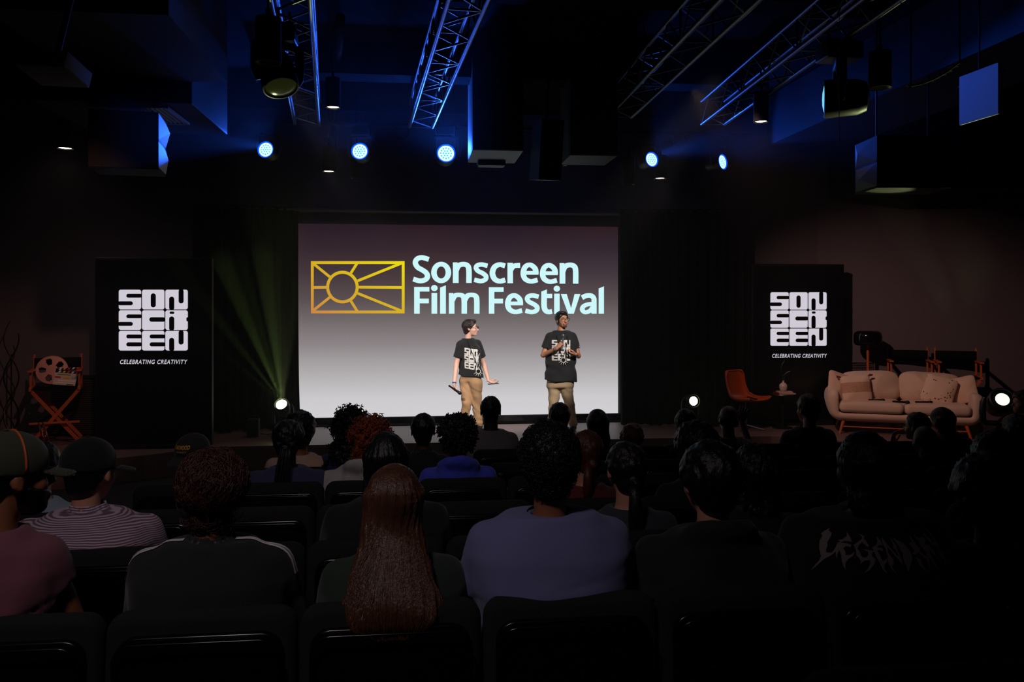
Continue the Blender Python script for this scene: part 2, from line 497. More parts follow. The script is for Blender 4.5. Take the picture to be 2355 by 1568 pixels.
def emis_mat(name, build):
    m = bpy.data.materials.new(name); m.use_nodes = True; nt = m.node_tree
    nt.nodes.remove(nt.nodes['Principled BSDF'])
    e = nt.nodes.new('ShaderNodeEmission'); nt.links.new(e.outputs[0], nt.nodes['Material Output'].inputs[0])
    build(nt, e); return m
xi0, xi1 = WY(686, 700, SY).x, WY(1421, 700, SY).x
zi0, zi1 = zb + .05, WY(1058, 518, SY).z
def slide(nt, e):
    tc = nt.nodes.new('ShaderNodeTexCoord'); sp = nt.nodes.new('ShaderNodeSeparateXYZ')
    nt.links.new(tc.outputs['Generated'], sp.inputs[0])
    cr = nt.nodes.new('ShaderNodeValToRGB'); nt.links.new(sp.outputs[2], cr.inputs[0])
    st = [(0.0, (212, 210, 214)), (.12, (206, 204, 207)), (.25, (178, 174, 176)), (.40, (140, 132, 134)), (.52, (112, 104, 105)),
          (.62, (90, 78, 80)), (.75, (70, 58, 61)), (.88, (55, 42, 47)), (1.0, (44, 31, 36))]
    while len(cr.color_ramp.elements) < len(st): cr.color_ramp.elements.new(.5)
    for el, (p, c) in zip(cr.color_ramp.elements, st): el.position = p; el.color = lin(*c)
    # faint blue and red cloud tint toward the top
    nz = nt.nodes.new('ShaderNodeTexNoise'); nz.inputs['Scale'].default_value = 2.3; nz.inputs['Detail'].default_value = 1
    nt.links.new(tc.outputs['Generated'], nz.inputs['Vector'])
    r2 = nt.nodes.new('ShaderNodeValToRGB'); nt.links.new(nz.outputs[0], r2.inputs[0])
    r2.color_ramp.elements[0].position = .35; r2.color_ramp.elements[0].color = (.45, .45, 1.0, 1)
    r2.color_ramp.elements[1].position = .65; r2.color_ramp.elements[1].color = (1.0, .5, .45, 1)
    mr = nt.nodes.new('ShaderNodeMapRange'); nt.links.new(sp.outputs[2], mr.inputs[0])
    mr.inputs[1].default_value = .62; mr.inputs[2].default_value = 1.0; mr.inputs[3].default_value = 0; mr.inputs[4].default_value = .55
    mx = nt.nodes.new('ShaderNodeMix'); mx.data_type = 'RGBA'; mx.blend_type = 'MULTIPLY'
    nt.links.new(mr.outputs[0], mx.inputs[0]); nt.links.new(cr.outputs[0], mx.inputs[6]); nt.links.new(r2.outputs[0], mx.inputs[7])
    nt.links.new(mx.outputs[2], e.inputs[0])
m_slide = emis_mat('title slide background', slide)
mb = MB(); mb.add([(xi0 - base.x, -.0, zi0 - base.z), (xi1 - base.x, 0, zi0 - base.z), (xi1 - base.x, 0, zi1 - base.z), (xi0 - base.x, 0, zi1 - base.z)], [(0, 1, 2, 3)])
img = mb.build('projected_slide', m_slide, scr); img.location.y = -.004

def yellow(nt, e):
    tc = nt.nodes.new('ShaderNodeTexCoord'); sp = nt.nodes.new('ShaderNodeSeparateXYZ'); nt.links.new(tc.outputs['Generated'], sp.inputs[0])
    ad = nt.nodes.new('ShaderNodeMath'); ad.operation = 'ADD'; nt.links.new(sp.outputs[0], ad.inputs[0]); nt.links.new(sp.outputs[2], ad.inputs[1])
    cr = nt.nodes.new('ShaderNodeValToRGB'); ml = nt.nodes.new('ShaderNodeMath'); ml.operation = 'MULTIPLY'; ml.inputs[1].default_value = .5
    nt.links.new(ad.outputs[0], ml.inputs[0]); nt.links.new(ml.outputs[0], cr.inputs[0])
    cr.color_ramp.elements[0].color = lin(206, 134, 66); cr.color_ramp.elements[1].color = lin(240, 222, 10)
    el = cr.color_ramp.elements.new(.5); el.color = lin(216, 178, 34)
    nt.links.new(cr.outputs[0], e.inputs[0])
m_yel = emis_mat('yellow slide emblem', yellow)
def strip(mb, p, q, w, Y=SY - .008):
    p = Vector(p); q = Vector(q); t = (q - p).normalized(); n = Vector((-t.y, t.x)) * w / 2
    plane_poly(mb, [p + n, q + n, q - n, p - n], Y)
mb = MB(); w = 6.5
ex0, ey0, ex1, ey1 = 715, 600.5, 930.5, 720.5
for (p, q) in (((ex0, ey0 + w / 2), (ex1, ey0 + w / 2)), ((ex0, ey1 - w / 2), (ex1, ey1 - w / 2)), ((ex0 + w / 2, ey0 + w), (ex0 + w / 2, ey1 - w)), ((ex1 - w / 2, ey0 + w), (ex1 - w / 2, ey1 - w))):
    strip(mb, p, q, w)
c0 = Vector((787.5, 660)); ro = 37.5; ri = 30.5
N = 48
for k in range(N):
    a, b = 2 * math.pi * k / N, 2 * math.pi * (k + 1) / N
    plane_poly(mb, [c0 + Vector((math.cos(x), math.sin(x))) * r for x, r in ((a, ri), (a, ro), (b, ro), (b, ri))], SY - .008)
for tgt in ((718, 604), (822, 604), (926, 604), (928, 661), (926, 716), (822, 716), (718, 716), (718, 661)):
    tv = Vector(tgt); d = (tv - c0)
    if tgt[0] == 822: st_ = c0 + Vector((.52 * ro, (-1 if tgt[1] < 660 else 1) * .86 * ro))
    elif tgt[0] == 926: st_ = c0 + Vector((.93 * ro, (-1 if tgt[1] < 660 else 1) * .38 * ro))
    else: st_ = c0 + d.normalized() * ro
    strip(mb, st_, tv, w * .95)
mb.build('sun_emblem', m_yel, scr)
m_cyan = emis_mat('pale cyan slide lettering', lambda nt, e: setattr(e.inputs[0], 'default_value', lin(207, 250, 252)))
def spline(P, n=6):
    P = [Vector(p) for p in P]; Q = []
    for i in range(len(P) - 1):
        a, b, c, d = P[max(i - 1, 0)], P[i], P[i + 1], P[min(i + 2, len(P) - 1)]
        for k in range(n):
            t = k / n
            Q.append(.5 * ((2 * b) + (c - a) * t + (2 * a - 5 * b + 4 * c - d) * t * t + (3 * b - a - 3 * c + d) * t ** 3))
    return Q + [P[-1]]
def pen(mb, put, P, w, n=6):
    Q = spline(P, n); m = len(Q); L = []; Rr = []
    for i, q in enumerate(Q):
        t = (Q[min(i + 1, m - 1)] - Q[max(i - 1, 0)]).normalized(); nn = Vector((-t.y, t.x)) * (w[0] + (w[1] - w[0]) * abs(t.y)) / 2
        L.append(q + nn); Rr.append(q - nn)
    for i in range(m - 1): put([L[i], L[i + 1], Rr[i + 1], Rr[i]])
def title_glyphs(put):
    pp = lambda P, w=(52, 63): pen(None, put, P, w)
    rc = lambda x0, y0, x1, y1: put([(x0, y0), (x1, y0), (x1, y1), (x0, y1)])
    def ring(cx, cy, a, b, c, d):
        for k in range(36):
            u, v = 2 * math.pi * k / 36, 2 * math.pi * (k + 1) / 36
            put([(cx + a * math.cos(u), cy + b * math.sin(u)), (cx + a * math.cos(v), cy + b * math.sin(v)), (cx + c * math.cos(v), cy + d * math.sin(v)), (cx + c * math.cos(u), cy + d * math.sin(u))])
    def e(dx, dy):
        pp([(x + dx, y + dy) for x, y in [(1484, 290), (1474, 232), (1418, 191), (1363, 215), (1341, 285), (1362, 348), (1425, 377), (1503, 361)]], (50, 62)); rc(1350 + dx, 260 + dy, 1513 + dx, 302 + dy)
    def nn(dx, dy):
        rc(547 + dx, 163 + dy, 600 + dx, 200 + dy); rc(547 + dx, 190 + dy, 612 + dx, 395 + dy)
        pp([(x + dx, y + dy) for x, y in [(585, 250), (612, 200), (665, 184), (712, 200), (728, 250), (728, 395)]], (54, 62))
    def s(dx, dy): pp([(x + dx, y + dy) for x, y in [(938, 202), (872, 187), (823, 198), (808, 227), (832, 260), (885, 287), (921, 320), (912, 357), (860, 374), (788, 359)]], (50, 54))
    pp([(276, 130), (200, 109), (145, 124), (123, 168), (150, 218), (200, 248), (245, 280), (261, 322), (236, 358), (175, 372), (100, 351)], (54, 60))
    ring(415, 277, 113, 121, 50, 68); nn(0, 0); s(0, 0)
    pp([(1136, 203), (1075, 188), (1018, 215), (993, 283), (1018, 350), (1075, 376), (1138, 361)], (52, 64))
    rc(1163, 168, 1225, 398); pp([(1205, 245), (1240, 203), (1306, 197)], (56, 50))
    e(0, 0); e(218, 4); nn(1204, 8)
    rc(110, 440, 173, 742); rc(173, 440, 282, 492); rc(173, 572, 276, 625)
    ring(338, 453, 37, 35, 0.1, 0.1); rc(306, 508, 370, 742); put([(403, 447), (468, 422), (468, 742), (403, 742)])
    rc(502, 508, 550, 560); rc(502, 545, 565, 742)
    pp([(540, 590), (570, 540), (622, 530), (664, 548), (675, 600), (675, 742)], (50, 62)); pp([(680, 590), (712, 540), (765, 530), (807, 548), (817, 600), (817, 742)], (50, 62))
    rc(953, 443, 1015, 742); rc(1015, 443, 1120, 496); rc(1015, 573, 1113, 626)
    e(-175, 345); s(577, 349)
    put([(1545, 492), (1608, 468), (1608, 520), (1545, 520)]); rc(1545, 518, 1668, 566); pp([(1576, 560), (1577, 660), (1592, 704), (1625, 722), (1666, 716)], (52, 63))
    ring(1720, 460, 36, 34, 0.1, 0.1); rc(1690, 516, 1752, 745)
    put([(1765, 520), (1832, 520), (1881, 680), (1912, 742), (1848, 742)]); put([(1881, 680), (1920, 520), (1985, 520), (1912, 742), (1860, 742)])
    pp([(2004, 562), (2050, 540), (2103, 538), (2136, 566), (2140, 620), (2140, 742)], (52, 58))
    pp([(2130, 630), (2065, 638), (2018, 662), (2008, 700), (2042, 726), (2095, 708), (2126, 668)], (44, 54))
    put([(2192, 458), (2252, 432), (2252, 742), (2192, 742)])
for lab, lo_, hi_ in (('Sonscreen', 0, 410), ('Film Festival', 410, 900)):
    mb = MB()
    def put(P, mb=mb, lo_=lo_, hi_=hi_):
        cy = sum(p[1] for p in P) / len(P)
        if lo_ <= cy < hi_ + (0 if lo_ else 0): plane_poly(mb, [(930 + p[0] / 4.906, 570 + p[1] / 4.906) for p in P], SY - .008)
    title_glyphs(put)
    mb.build('lettering', m_cyan, scr)['label'] = 'pale cyan title line reading ' + lab
scr.location.y = base.y

# ------------------------------------------------------------------ led signs
m_led = mat('led white', (0, 0, 0), .5, emit=(208, 203, 214), emit_s=1.0)
m_ledk = mat('black led face', (4, 4, 4), .35)
m_ledframe = mat('sign frame black', (9, 9, 9), .5)
def led_sign(x0, x1, ytop, lx0, ly0, lx1, ly1, tx0, ty0, tx1, ty1, Y, label):
    a = WY(x0, ytop, Y); b = WY(x1, ytop, Y); zt = WY((x0 + x1) / 2, ytop, Y).z
    t = thing('display_sign', label, 'sign', ((a.x + b.x) / 2, Y, STAGE), group=None)
    o = t.location
    mb = MB(); mb.box((0, .06, (zt - STAGE) / 2), (b.x - a.x, .10, zt - STAGE - .01), bev=.008); mb.build('cabinet', m_ledframe, t)
    mb = MB(); mb.box((0, .008, (zt - STAGE) / 2 + .02), (b.x - a.x - .04, .01, zt - STAGE - .12)); mb.build('display_panel', m_ledk, t)
    mb = MB(); mb.box((0, .08, .02), (b.x - a.x - .2, .5, .04)); mb.build('base_plate', m_ledframe, t)
    til, slo = logo_polys(lx0, ly0, lx1, ly1)
    mb = MB()
    for P in til:
        v = [WY(x, y, Y - .004) - o for x, y in P]; mb.add(v, [tuple(range(len(v)))])
    mb.cur = 1
    for P in slo:
        v = [WY(x, y, Y - .010) - o for x, y in P]; mb.add(v, [tuple(range(len(v)))])
    mb.build('logo', [m_led, m_ledk], t)['label'] = 'white block-letter logo of nine rounded tiles'
    V, Fc = text_polys('CELEBRATING CREATIVITY', bold=.01, space=1.15, shear=.25)
    V = fit(V, tx0, ty0, tx1, ty1)
    mb = MB(); mb.add([WY(x, y, Y - .004) - o for x, y in V], Fc); mb.build('tagline', m_led, t)
    return t
led_sign(218, 487, 592, 272, 665, 433, 807, 276, 827, 431, 837, 11.15, 'tall black display sign with white block logo, left of the screen')
led_sign(1730, 1942, 606, 1771, 671, 1902, 796, 1776, 813.5, 1902, 822.5, 12.1, 'tall black display sign with white block logo, right of the screen beside the sofa')

# ------------------------------------------------------------------ curtains
def curtain(name, path, z0, z1, label, folds, seed):
    rr = random.Random(seed)
    P = [Vector(p) for p in path]; L = [0]
    for i in range(1, len(P)): L.append(L[-1] + (P[i] - P[i - 1]).length)
    N = folds * 10; nz = 26; V = []; Fc = []
    ph = [rr.uniform(-.5, .5) for _ in range(folds + 2)]; am = [rr.uniform(.6, 1.2) for _ in range(folds + 2)]
    for j in range(nz + 1):
        tz = j / nz
        for i in range(N + 1):
            s = i / N * L[-1]
            k = max(q for q in range(len(L) - 1) if L[q] <= s + 1e-9)
            p = P[k].lerp(P[k + 1], (s - L[k]) / (L[k + 1] - L[k])); d = (P[k + 1] - P[k]).normalized(); nn = Vector((d.y, -d.x))
            fi = i / 10; q = int(fi)
            a = am[q] * (1 - (fi - q)) + am[q + 1] * (fi - q)
            off = math.sin(2 * math.pi * fi + ph[q] * .8 * tz) * .05 * a * (1.25 - .35 * tz)
            flare = (1 - tz) ** 6 * .12 * (1 + .5 * math.sin(fi * 2.1))
            V.append((p.x + nn.x * (off + flare), p.y + nn.y * (off + flare), z0 + (z1 - z0) * tz + (0.01 * math.sin(fi * 6.28) if j == nz else 0)))
    W_ = N + 1
    for j in range(nz):
        for i in range(N): Fc.append((j * W_ + i, j * W_ + i + 1, (j + 1) * W_ + i + 1, (j + 1) * W_ + i))
    me = bpy.data.meshes.new(name); me.from_pydata(V, [], Fc); me.update(); shade(me)
    o = link(name, me, m_curtain); md = o.modifiers.new('thick', 'SOLIDIFY'); md.thickness = .006
    return setp(o, label, 'curtain')
cz = CAMZ + 1.37
def xy(px, d): p = W(px, 693, d); return (p.x, p.y)
curtain('curtain', [xy(443, 11.75), xy(540, 12.0), xy(630, 12.2), xy(686, 12.35)], STAGE + .02, cz, 'black stage curtain left of the screen behind the tall sign', 13, 1)
curtain('curtain', [xy(1426, 12.62), xy(1500, 12.6), xy(1620, 12.55), xy(1723, 12.5)], STAGE + .02, cz, 'black stage curtain right of the screen with hem gathered on stage', 14, 4)
for pth, lab in ((([xy(443, 11.75), xy(540, 12.0), xy(686, 12.35)]), 'black curtain rail above the left stage curtain'), (([xy(1426, 12.62), xy(1620, 12.55), xy(1723, 12.5)]), 'black curtain rail above the right stage curtain')):
    mb = MB(); mb.tube([(p[0], p[1], cz + .02) for p in pth], .016, 8); setp(mb.build('curtain_rail', m_black, smooth=True), lab, 'curtain rail')

# wall vent behind the lamp
t = thing('wall_vent', 'white framed louvred vent low on the right wall behind the floor lamp', 'vent')
def on_rwall(px, py, off=.0):
    # intersect pixel ray with right angled wall
    dr = (W(px, py, 1) - CAM); n2 = Vector((-.259, -.966, 0)); a = Vector((A2.x, A2.y, 0))
    k = (a - CAM).dot(n2) / dr.dot(n2); p = CAM + dr * k
    return p + n2 * off
pv = on_rwall(1982, 860, .012); rotw = Matrix.Rotation(-math.atan2(.259, .966), 4, 'Z')
mb = MB()
for sx in (-1, 1): mb.box(pv + rotw @ Vector((sx * .2, 0, 0)), (.03, .02, .42), rotw)
for sz in (-1, 1): mb.box(pv + Vector((0, 0, sz * .2)), (.42, .02, .03), rotw)
mb.build('frame', m_wall, t)
mb = MB()
for i in range(14): mb.box(pv + Vector((0, 0, -.17 + i * .026)), (.38, .012, .008), rotw)
mb.build('louvres', mat('vent slats', (60, 56, 56), .6), t)
# ------------------------------------------------------------------ trusses
def truss(p0, p1, w, label, cell=.36):
    """box truss from p0 to p1 (centre of its lower face)"""
    p0 = Vector(p0); p1 = Vector(p1); L = (p1 - p0).length
    t = thing('lighting_truss', label, 'truss', p0, group=None)
    d = (p1 - p0).normalized(); r = d.cross(Vector((0, 0, 1))).normalized(); u = r.cross(d)
    cor = [r * (-w / 2), r * (w / 2), r * (w / 2) + u * w, r * (-w / 2) + u * w]
    for c in cor:
        mb = MB(); mb.tube([c, c + d * L], .022, 10); mb.build('chord', m_alu, t, smooth=40)
    mb = MB(); n = int(L / cell)
    for a, b in ((0, 1), (1, 2), (2, 3), (3, 0)):
        for i in range(n):
            s0, s1 = i * L / n, (i + 1) * L / n
            q = (a, b) if i % 2 == 0 else (b, a)
            mb.tube([cor[q[0]] + d * s0, cor[q[1]] + d * s1], .010, 6)
    for i in range(0, n + 1, 4):
        for a, b in ((0, 1), (1, 2), (2, 3), (3, 0)): mb.tube([cor[a] + d * i * L / n, cor[b] + d * i * L / n], .010, 6)
    mb.build('bracing', m_alu, t, smooth=40)
    for s in (.25, .75):
        mb = MB(); k = d * L * s + u * w
        mb.tube([k - r * w / 2, k + u * .25, k + r * w / 2], .008, 6); mb.tube([k + u * .25, k + Vector((0, 0, CEIL - (p0 + k).z))], .008, 6)
        mb.build('hanging_sling', m_black, t)
    return t
ZT = 4.42
def tr(px0, py0, px1, py1, ext, lab, w=.29):
    a = WZ(px1, py1, ZT); b = WZ(px0, py0, ZT); d = (b - a).normalized(); truss(a, b + d * ext, w, lab)
tr(668, 0, 706, 285, 1.6, 'silver box truss left of the long pendant lamp, edges lit blue')
tr(1077, 0, 968, 292, 1.6, 'silver box truss rising above the third blue stage light, edges lit blue')
tr(1660, 40, 1425, 268, 1.2, 'silver box truss just right of the hanging black cabinets, edges lit blue')
tr(1905, 90, 1640, 285, 1.6, 'silver box truss over the right side beside the round moving lights')

# pipe with the blue wash lights
t = thing('lighting_pipe', 'long black horizontal pipe carrying the blue stage lights', 'pipe')
pz = CAMZ + 2.33
a = W(588, 280, 10.7); b = W(1722, 305, 11.6); a.z = b.z = pz
mb = MB(); mb.tube([a, b], .026, 10); mb.build('pipe', m_black, t, smooth=True)
mb = MB()
for s in (.1, .36, .62, .88):
    p = a.lerp(b, s); mb.tube([p, (p.x, p.y, CEIL - .01)], .010, 6)
mb.build('drop_rod', m_black, t)
for px_ in (745, 905, 1455, 1552):
    s = (px_ - 588) / (1722 - 588); p = a.lerp(b, s)
    mb = MB(); mb.tube([p + Vector((.09 * math.sin(k / 16 * 6.283), 0, -.09 + .09 * math.cos(k / 16 * 6.283))) for k in range(17)], .007, 6, cap=False)
    mb.build('cable_loop', m_black, t)
pipeA, pipeB = a, b

# ------------------------------------------------------------------ LED wash moving lights
m_housing = mat('fixture housing', (15, 16, 18), .45)
m_led_core = mat('lens cyan', (0, 40, 60), .3, emit=(60, 215, 245), emit_s=1.0)
m_led_halo = mat('lens blue white', (0, 20, 80), .3, emit=(150, 215, 255), emit_s=3.2)
m_led_bloom = mat('lens bloom glow', (0, 10, 80), .3, emit=(0, 60, 255), emit_s=2.5)  # glowing ring painted for the halo around each blue lens
def mover(name, label, pos, aim, scale=1.0, hang=True, lens='blue', cat='stage light', group=None, top=None, drop=.32, lr=1.0):
    """moving head: base, yoke, head, lens.  pos = centre of the head"""
    pos = Vector(pos); aim = Vector(aim).normalized(); sg = 1 if hang else -1
    t = thing(name, label, cat, pos, group=group)
    s = scale
    mb = MB(); mb.box((0, 0, sg * drop * s), (.26 * s, .2 * s, .12 * s), bev=.02 * s); mb.build('base', m_housing, t, smooth=40)
    if hang:
        mb = MB(); zt = (top if top is not None else pz) - pos.z
        for dx in (-.08, .08): mb.tube([(dx * s, 0, drop * s + .05 * s), (dx * s, 0, zt)], .012, 6)
        mb.box((0, 0, drop * s + .08 * s), (.22 * s, .06 * s, .03), bev=.005); mb.build('clamp', m_housing, t)
    az = math.atan2(aim.y, aim.x) + math.pi / 2
    Rz = Matrix.Rotation(az, 4, 'Z')
    mb = MB()
    for sx in (-1, 1):
        P = [(sx * .10, 0, sg * (drop - .06)), (sx * .165, 0, sg * (drop - .09)), (sx * .172, 0, sg * .1), (sx * .165, 0, 0), (sx * .15, 0, -sg * .05)]
        mb.tube([Rz @ (Vector(p) * s) for p in P], [.03 * s, .036 * s, .036 * s, .034 * s, .02 * s], 8)
    mb.tube([Rz @ (Vector((x_, 0, sg * (drop - .07))) * s) for x_ in (-.12, .12)], .032 * s, 8)
    mb.build('yoke', m_housing, t, smooth=50)
    Q = aim.to_track_quat('Z', 'Y').to_matrix().to_4x4()
    mb = MB(); mb.lathe([(.05, -.19), (.10, -.175), (.122, -.12), (.128, -.02), (.132, .06), (.13, .10), (.118, .105), (.112, .085)] if s else [], 32, Q @ Matrix.Scale(s, 4))
    mb.build('head', m_housing, t, smooth=35)
    if lens == 'blue':
        mb = MB(); mb.lathe([(.104 * s, .093 * s), (.0005, .0935 * s)], 32, Q, cap=False)
        L_ = mb.build('lens', m_led_halo, t, smooth=35)
        mb = MB(); mb.lathe([(.127 * s, .100 * s), (.118 * s, .108 * s), (.104 * s, .094 * s)], 32, Q, cap=False); mb.build('lens_bloom_ring', m_led_bloom, L_, smooth=50)
        mb = MB()
        for rr_, n_ in ((0, 1), (.034, 6), (.070, 12)):
            for k in range(n_):
                a_ = 2 * math.pi * k / n_; c = Vector((rr_ * math.cos(a_), rr_ * math.sin(a_), 0)) * s
                mb.lathe([(.0125 * s, .095 * s), (.001, .0975 * s)], 10, Q @ T(*c), cap=False)
        mb.build('light_cell', m_led_core, L_)
    else:
        mb = MB(); mb.lathe([(.112 * s, .088 * s), (.112 * s * lr, .09 * s)], 28, Q, cap=False); mb.build('front_plate', m_housing, t)
        mb = MB(); mb.lathe([(.112 * s * lr, .09 * s), (.09 * s * lr, .10 * s), (.05 * s * lr, .108 * s), (.001, .112 * s)], 28, Q, cap=False)
        mb.build('lens', lens, t, smooth=50)
    return t
def blue_wash(px, py, aim, e=22, s=1.0, lab=''):
    k = (px - 588) / (1722 - 588); yy = pipeA.lerp(pipeB, k).y
    p = WY(px, py, yy); t = mover('wash_light', lab, p, (aim[0], aim[1], .10), s, True, 'blue', group='blue wash lights on the pipe')
    q = p + Vector((aim[0], aim[1], .12)).normalized() * .15
    lamp('wash_beam', 'SPOT', q, e, BLUE, q + Vector(aim), spot_size=R_(78), spot_blend=.35, shadow_soft_size=.07)
    return t
blue_wash(617, 348, (-.25, -1, .5), 110, .86, 'black wash light glowing blue at the far end of the pipe, left of all others')
blue_wash(830, 352, (-.1, -1, .5), 80, .90, 'black wash light glowing blue directly above an unlit black pendant')
blue_wash(1025, 357, (.02, -1, .45), 230, 1.0, 'brightest blue wash light, beside the blue-lit cabinet flank')
blue_wash(1491, 370, (.35, -1, .5), 80, .84, 'black wash light glowing blue between two black pendants')
lamp('wash_beam', 'SPOT', WY(1491, 366, pipeA.y + .9) - FV * .3, 1300, BLUE, W(2252, 218, 6.8), spot_size=R_(16), spot_blend=.6, shadow_soft_size=.05)  # extra narrow spot added at this fixture to turn the board blue
blue_wash(1650, 375, (.75, -1, .5), 90, .86, 'black wash light glowing blue, alone at the pipe end toward the sofa')

lamp('wash_beam', 'SPOT', WY(1025, 350, pipeA.y + .35) - FV * .25, 260, BLUE, (.50, 9.7, 3.95), spot_size=R_(34), spot_blend=.6, shadow_soft_size=.05)  # extra spot added by the brightest wash to light the cabinet flank
lamp('wash_beam', 'SPOT', WY(617, 344, pipeA.y) - FV * .25, 700, BLUE, (-2.45, 8.5, 3.8), spot_size=R_(13), spot_blend=.5, shadow_soft_size=.05)  # extra narrow spot added so the left speaker's edge shows blue

# large unlit movers seen from below
m_lensdk = mat('green glow lens', (60, 66, 50), .15, emit=(120, 130, 60), emit_s=.05)  # unlit lens; its faint green glow is put in by emission
mover('moving_head_light', 'large round moving head light hanging from the truss by the big black pendant', W(640, 176, 6.9), (.25, -.35, -.9), 1.15, True, m_lensdk, top=4.6, drop=.30)
mover('moving_head_light', 'round moving head light with pale cyan lens edge and reflective yellowish underside', W(1930, 226, 7.2), -RV + FV * .30, 1.25, True, mat('pale cyan lens', (10, 30, 40), .3, emit=(120, 215, 245), emit_s=1.0), top=4.6, drop=.32)
# stage floor movers
m_green = mat('lens green white', (200, 220, 120), .3, emit=(235, 255, 190), emit_s=14)
m_green2 = mat('lens dim white', (200, 220, 190), .3, emit=(215, 240, 200), emit_s=1.6)
mover('moving_head_light', 'moving head light on stage throwing green beams up the left curtain', W(650, 936, 11.6), (-.12, -.75, .62), .80, False, m_green, drop=.38, lr=.85)
mover('moving_head_light', 'moving head light with white lens before the right curtain', W(1590, 922, 11.9), (.12, -1, .12), .78, False, m_green, drop=.36, lr=.72)
mover('moving_head_light', 'moving head light in tall yoke standing right of the sofa', W(2300, 925, 10.3), (-.35, -.9, .5), 1.15, False, m_green2, drop=.30, lr=.62)

# ------------------------------------------------------------------ pendant cylinder lamps
m_bulb = mat('warm lamp glow', (255, 220, 190), .5, emit=(255, 226, 200), emit_s=9)
m_refl = mat('lamp reflector', (170, 176, 140), .35, .3)
m_dkglass = mat('dark lamp glass', (40, 42, 44), .2)
def pendant(px, ytop, ybot, wpx, d, lit, label, power=10, rod=True, color=WARM):
    p = W(px, ybot, d); r = wpx / F * d / 2; h = (ybot - ytop) / F * d
    t = thing('pendant_lamp', label, 'ceiling light', p)
    mb = MB(); mb.lathe([(r * .93, 0), (r, 0), (r, h * .97), (r * .97, h), (r * .2, h), (r * .2, h + .06), (.001, h + .06)], 32, cap=False)
    mb.lathe([(r * .93, 0), (r * .88, .03), (r * .80, .06)], 32, cap=False)
    mb.build('housing', m_black, t, smooth=40)
    if rod:
        mb = MB(); mb.tube([(0, 0, h + .05), (0, 0, CEIL - p.z)], .009, 6); mb.build('cord', m_black, t)
    mb = MB()
    if lit:
        mb.lathe([(r * .78, .012), (.001, .010)], 28, cap=False); mb.build('bulb', m_bulb, t)
        lamp('pendant_glow', 'SPOT', p + Vector((0, 0, -.01)), power, color, p + Vector((0, 0, -1)), spot_size=R_(150), spot_blend=1.0, shadow_soft_size=r * .8)
    else:
        mb.lathe([(r * .92, .004), (r * .85, .02), (.001, .05)], 28, cap=False); mb.build('reflector', m_refl if wpx > 40 else m_dkglass, t, smooth=True)
    return t
pendant(150, 276, 342, 36, 10.2, True, 'lit black cylinder pendant lamp hanging by the left speaker', 14)
pendant(756, 336, 395, 30, 11.2, True, 'lit black cylinder pendant on a cord between first two blue lights', 14)
pendant(766, 180, 248, 34, 8.6, True, 'lit black pendant hung higher, in line with the ceiling pipe', 10)
pendant(820, 366, 411, 32, 11.4, False, 'unlit black pendant partly behind the second blue light')
pendant(1446, 364, 425, 30, 11.0, False, 'unlit black pendant right of the hanging black cabinets')
pendant(1518, 358, 411, 29, 11.6, True, 'lit black pendant overlapping the fourth blue light', 14)
pendant(1750, 212, 281, 34, 8.9, True, 'lit black pendant hanging below the right box truss', 10)
pendant(617, 42, 145, 58, 5.4, False, 'large unlit black pendant with pale reflector, upper left')
pendant(2024, 120, 203, 50, 6.6, False, 'unlit pendant with pale reflector rim, upper right', rod=True)
t = pendant(1299, 372, 381, 10, 11.3, True, 'tiny bluish-white downlight under the right hanging cabinet', 1, color=(.6, .7, 1))

# thin sprinkler pipes up in the ceiling
for px_, lab in ((783, 'thin dark ceiling pipe running above the long pendant'),):
    mb = MB(); q0 = WZ(783, 40, 4.9); q1 = WZ(770, 240, 4.9)
    mb.tube([q0, q1], .045, 10); mb.tube([q1, (q1.x, q1.y, 3.95)], .03, 8)
    o = mb.build('ceiling_pipe', m_duct, smooth=True); setp(o, lab, 'pipe')

# ------------------------------------------------------------------ cabinets, speakers, projector
def cabinet(x0, x1, yb, dfront, depth, H, label, name='hanging_cabinet', side=m_grey):
    """box aligned with the room, front lower edge from x0..x1 at row yb, distance dfront"""
    a = W(x0, yb, dfront); b = W(x1, yb, dfront); w = (b - a).length
    t = thing(name, label, 'speaker cabinet', ((a.x + b.x) / 2, a.y + depth / 2, a.z))
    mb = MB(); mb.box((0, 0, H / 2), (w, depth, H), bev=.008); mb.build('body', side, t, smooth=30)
    mb = MB(); mb.box((0, -depth / 2 - .012, H / 2), (w * .99, .022, H * .99), bev=.006); mb.build('front_grille', m_black, t, smooth=30)
    for sx in (-1, 1):
        mb = MB(); mb.tube([(sx * w * .35, 0, H), (sx * w * .35, 0, CEIL - a.z)], .009, 6); mb.build('hanging_rod', m_black, t)
    return t
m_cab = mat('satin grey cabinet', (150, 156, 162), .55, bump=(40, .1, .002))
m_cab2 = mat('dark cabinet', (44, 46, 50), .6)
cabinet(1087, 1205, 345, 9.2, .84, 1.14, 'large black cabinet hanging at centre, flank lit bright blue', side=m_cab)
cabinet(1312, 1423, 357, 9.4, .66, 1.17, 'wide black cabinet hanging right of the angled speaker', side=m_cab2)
p = W(1130, 376, 9.95); mb = MB(); mb.box((0, 0, 0), (.33, .2, .075), bev=.025); o = mb.build('sensor_box', m_blackp, smooth=40, loc=p)
setp(o, 'small flat black box fixed under the blue-flanked hanging cabinet', 'box')
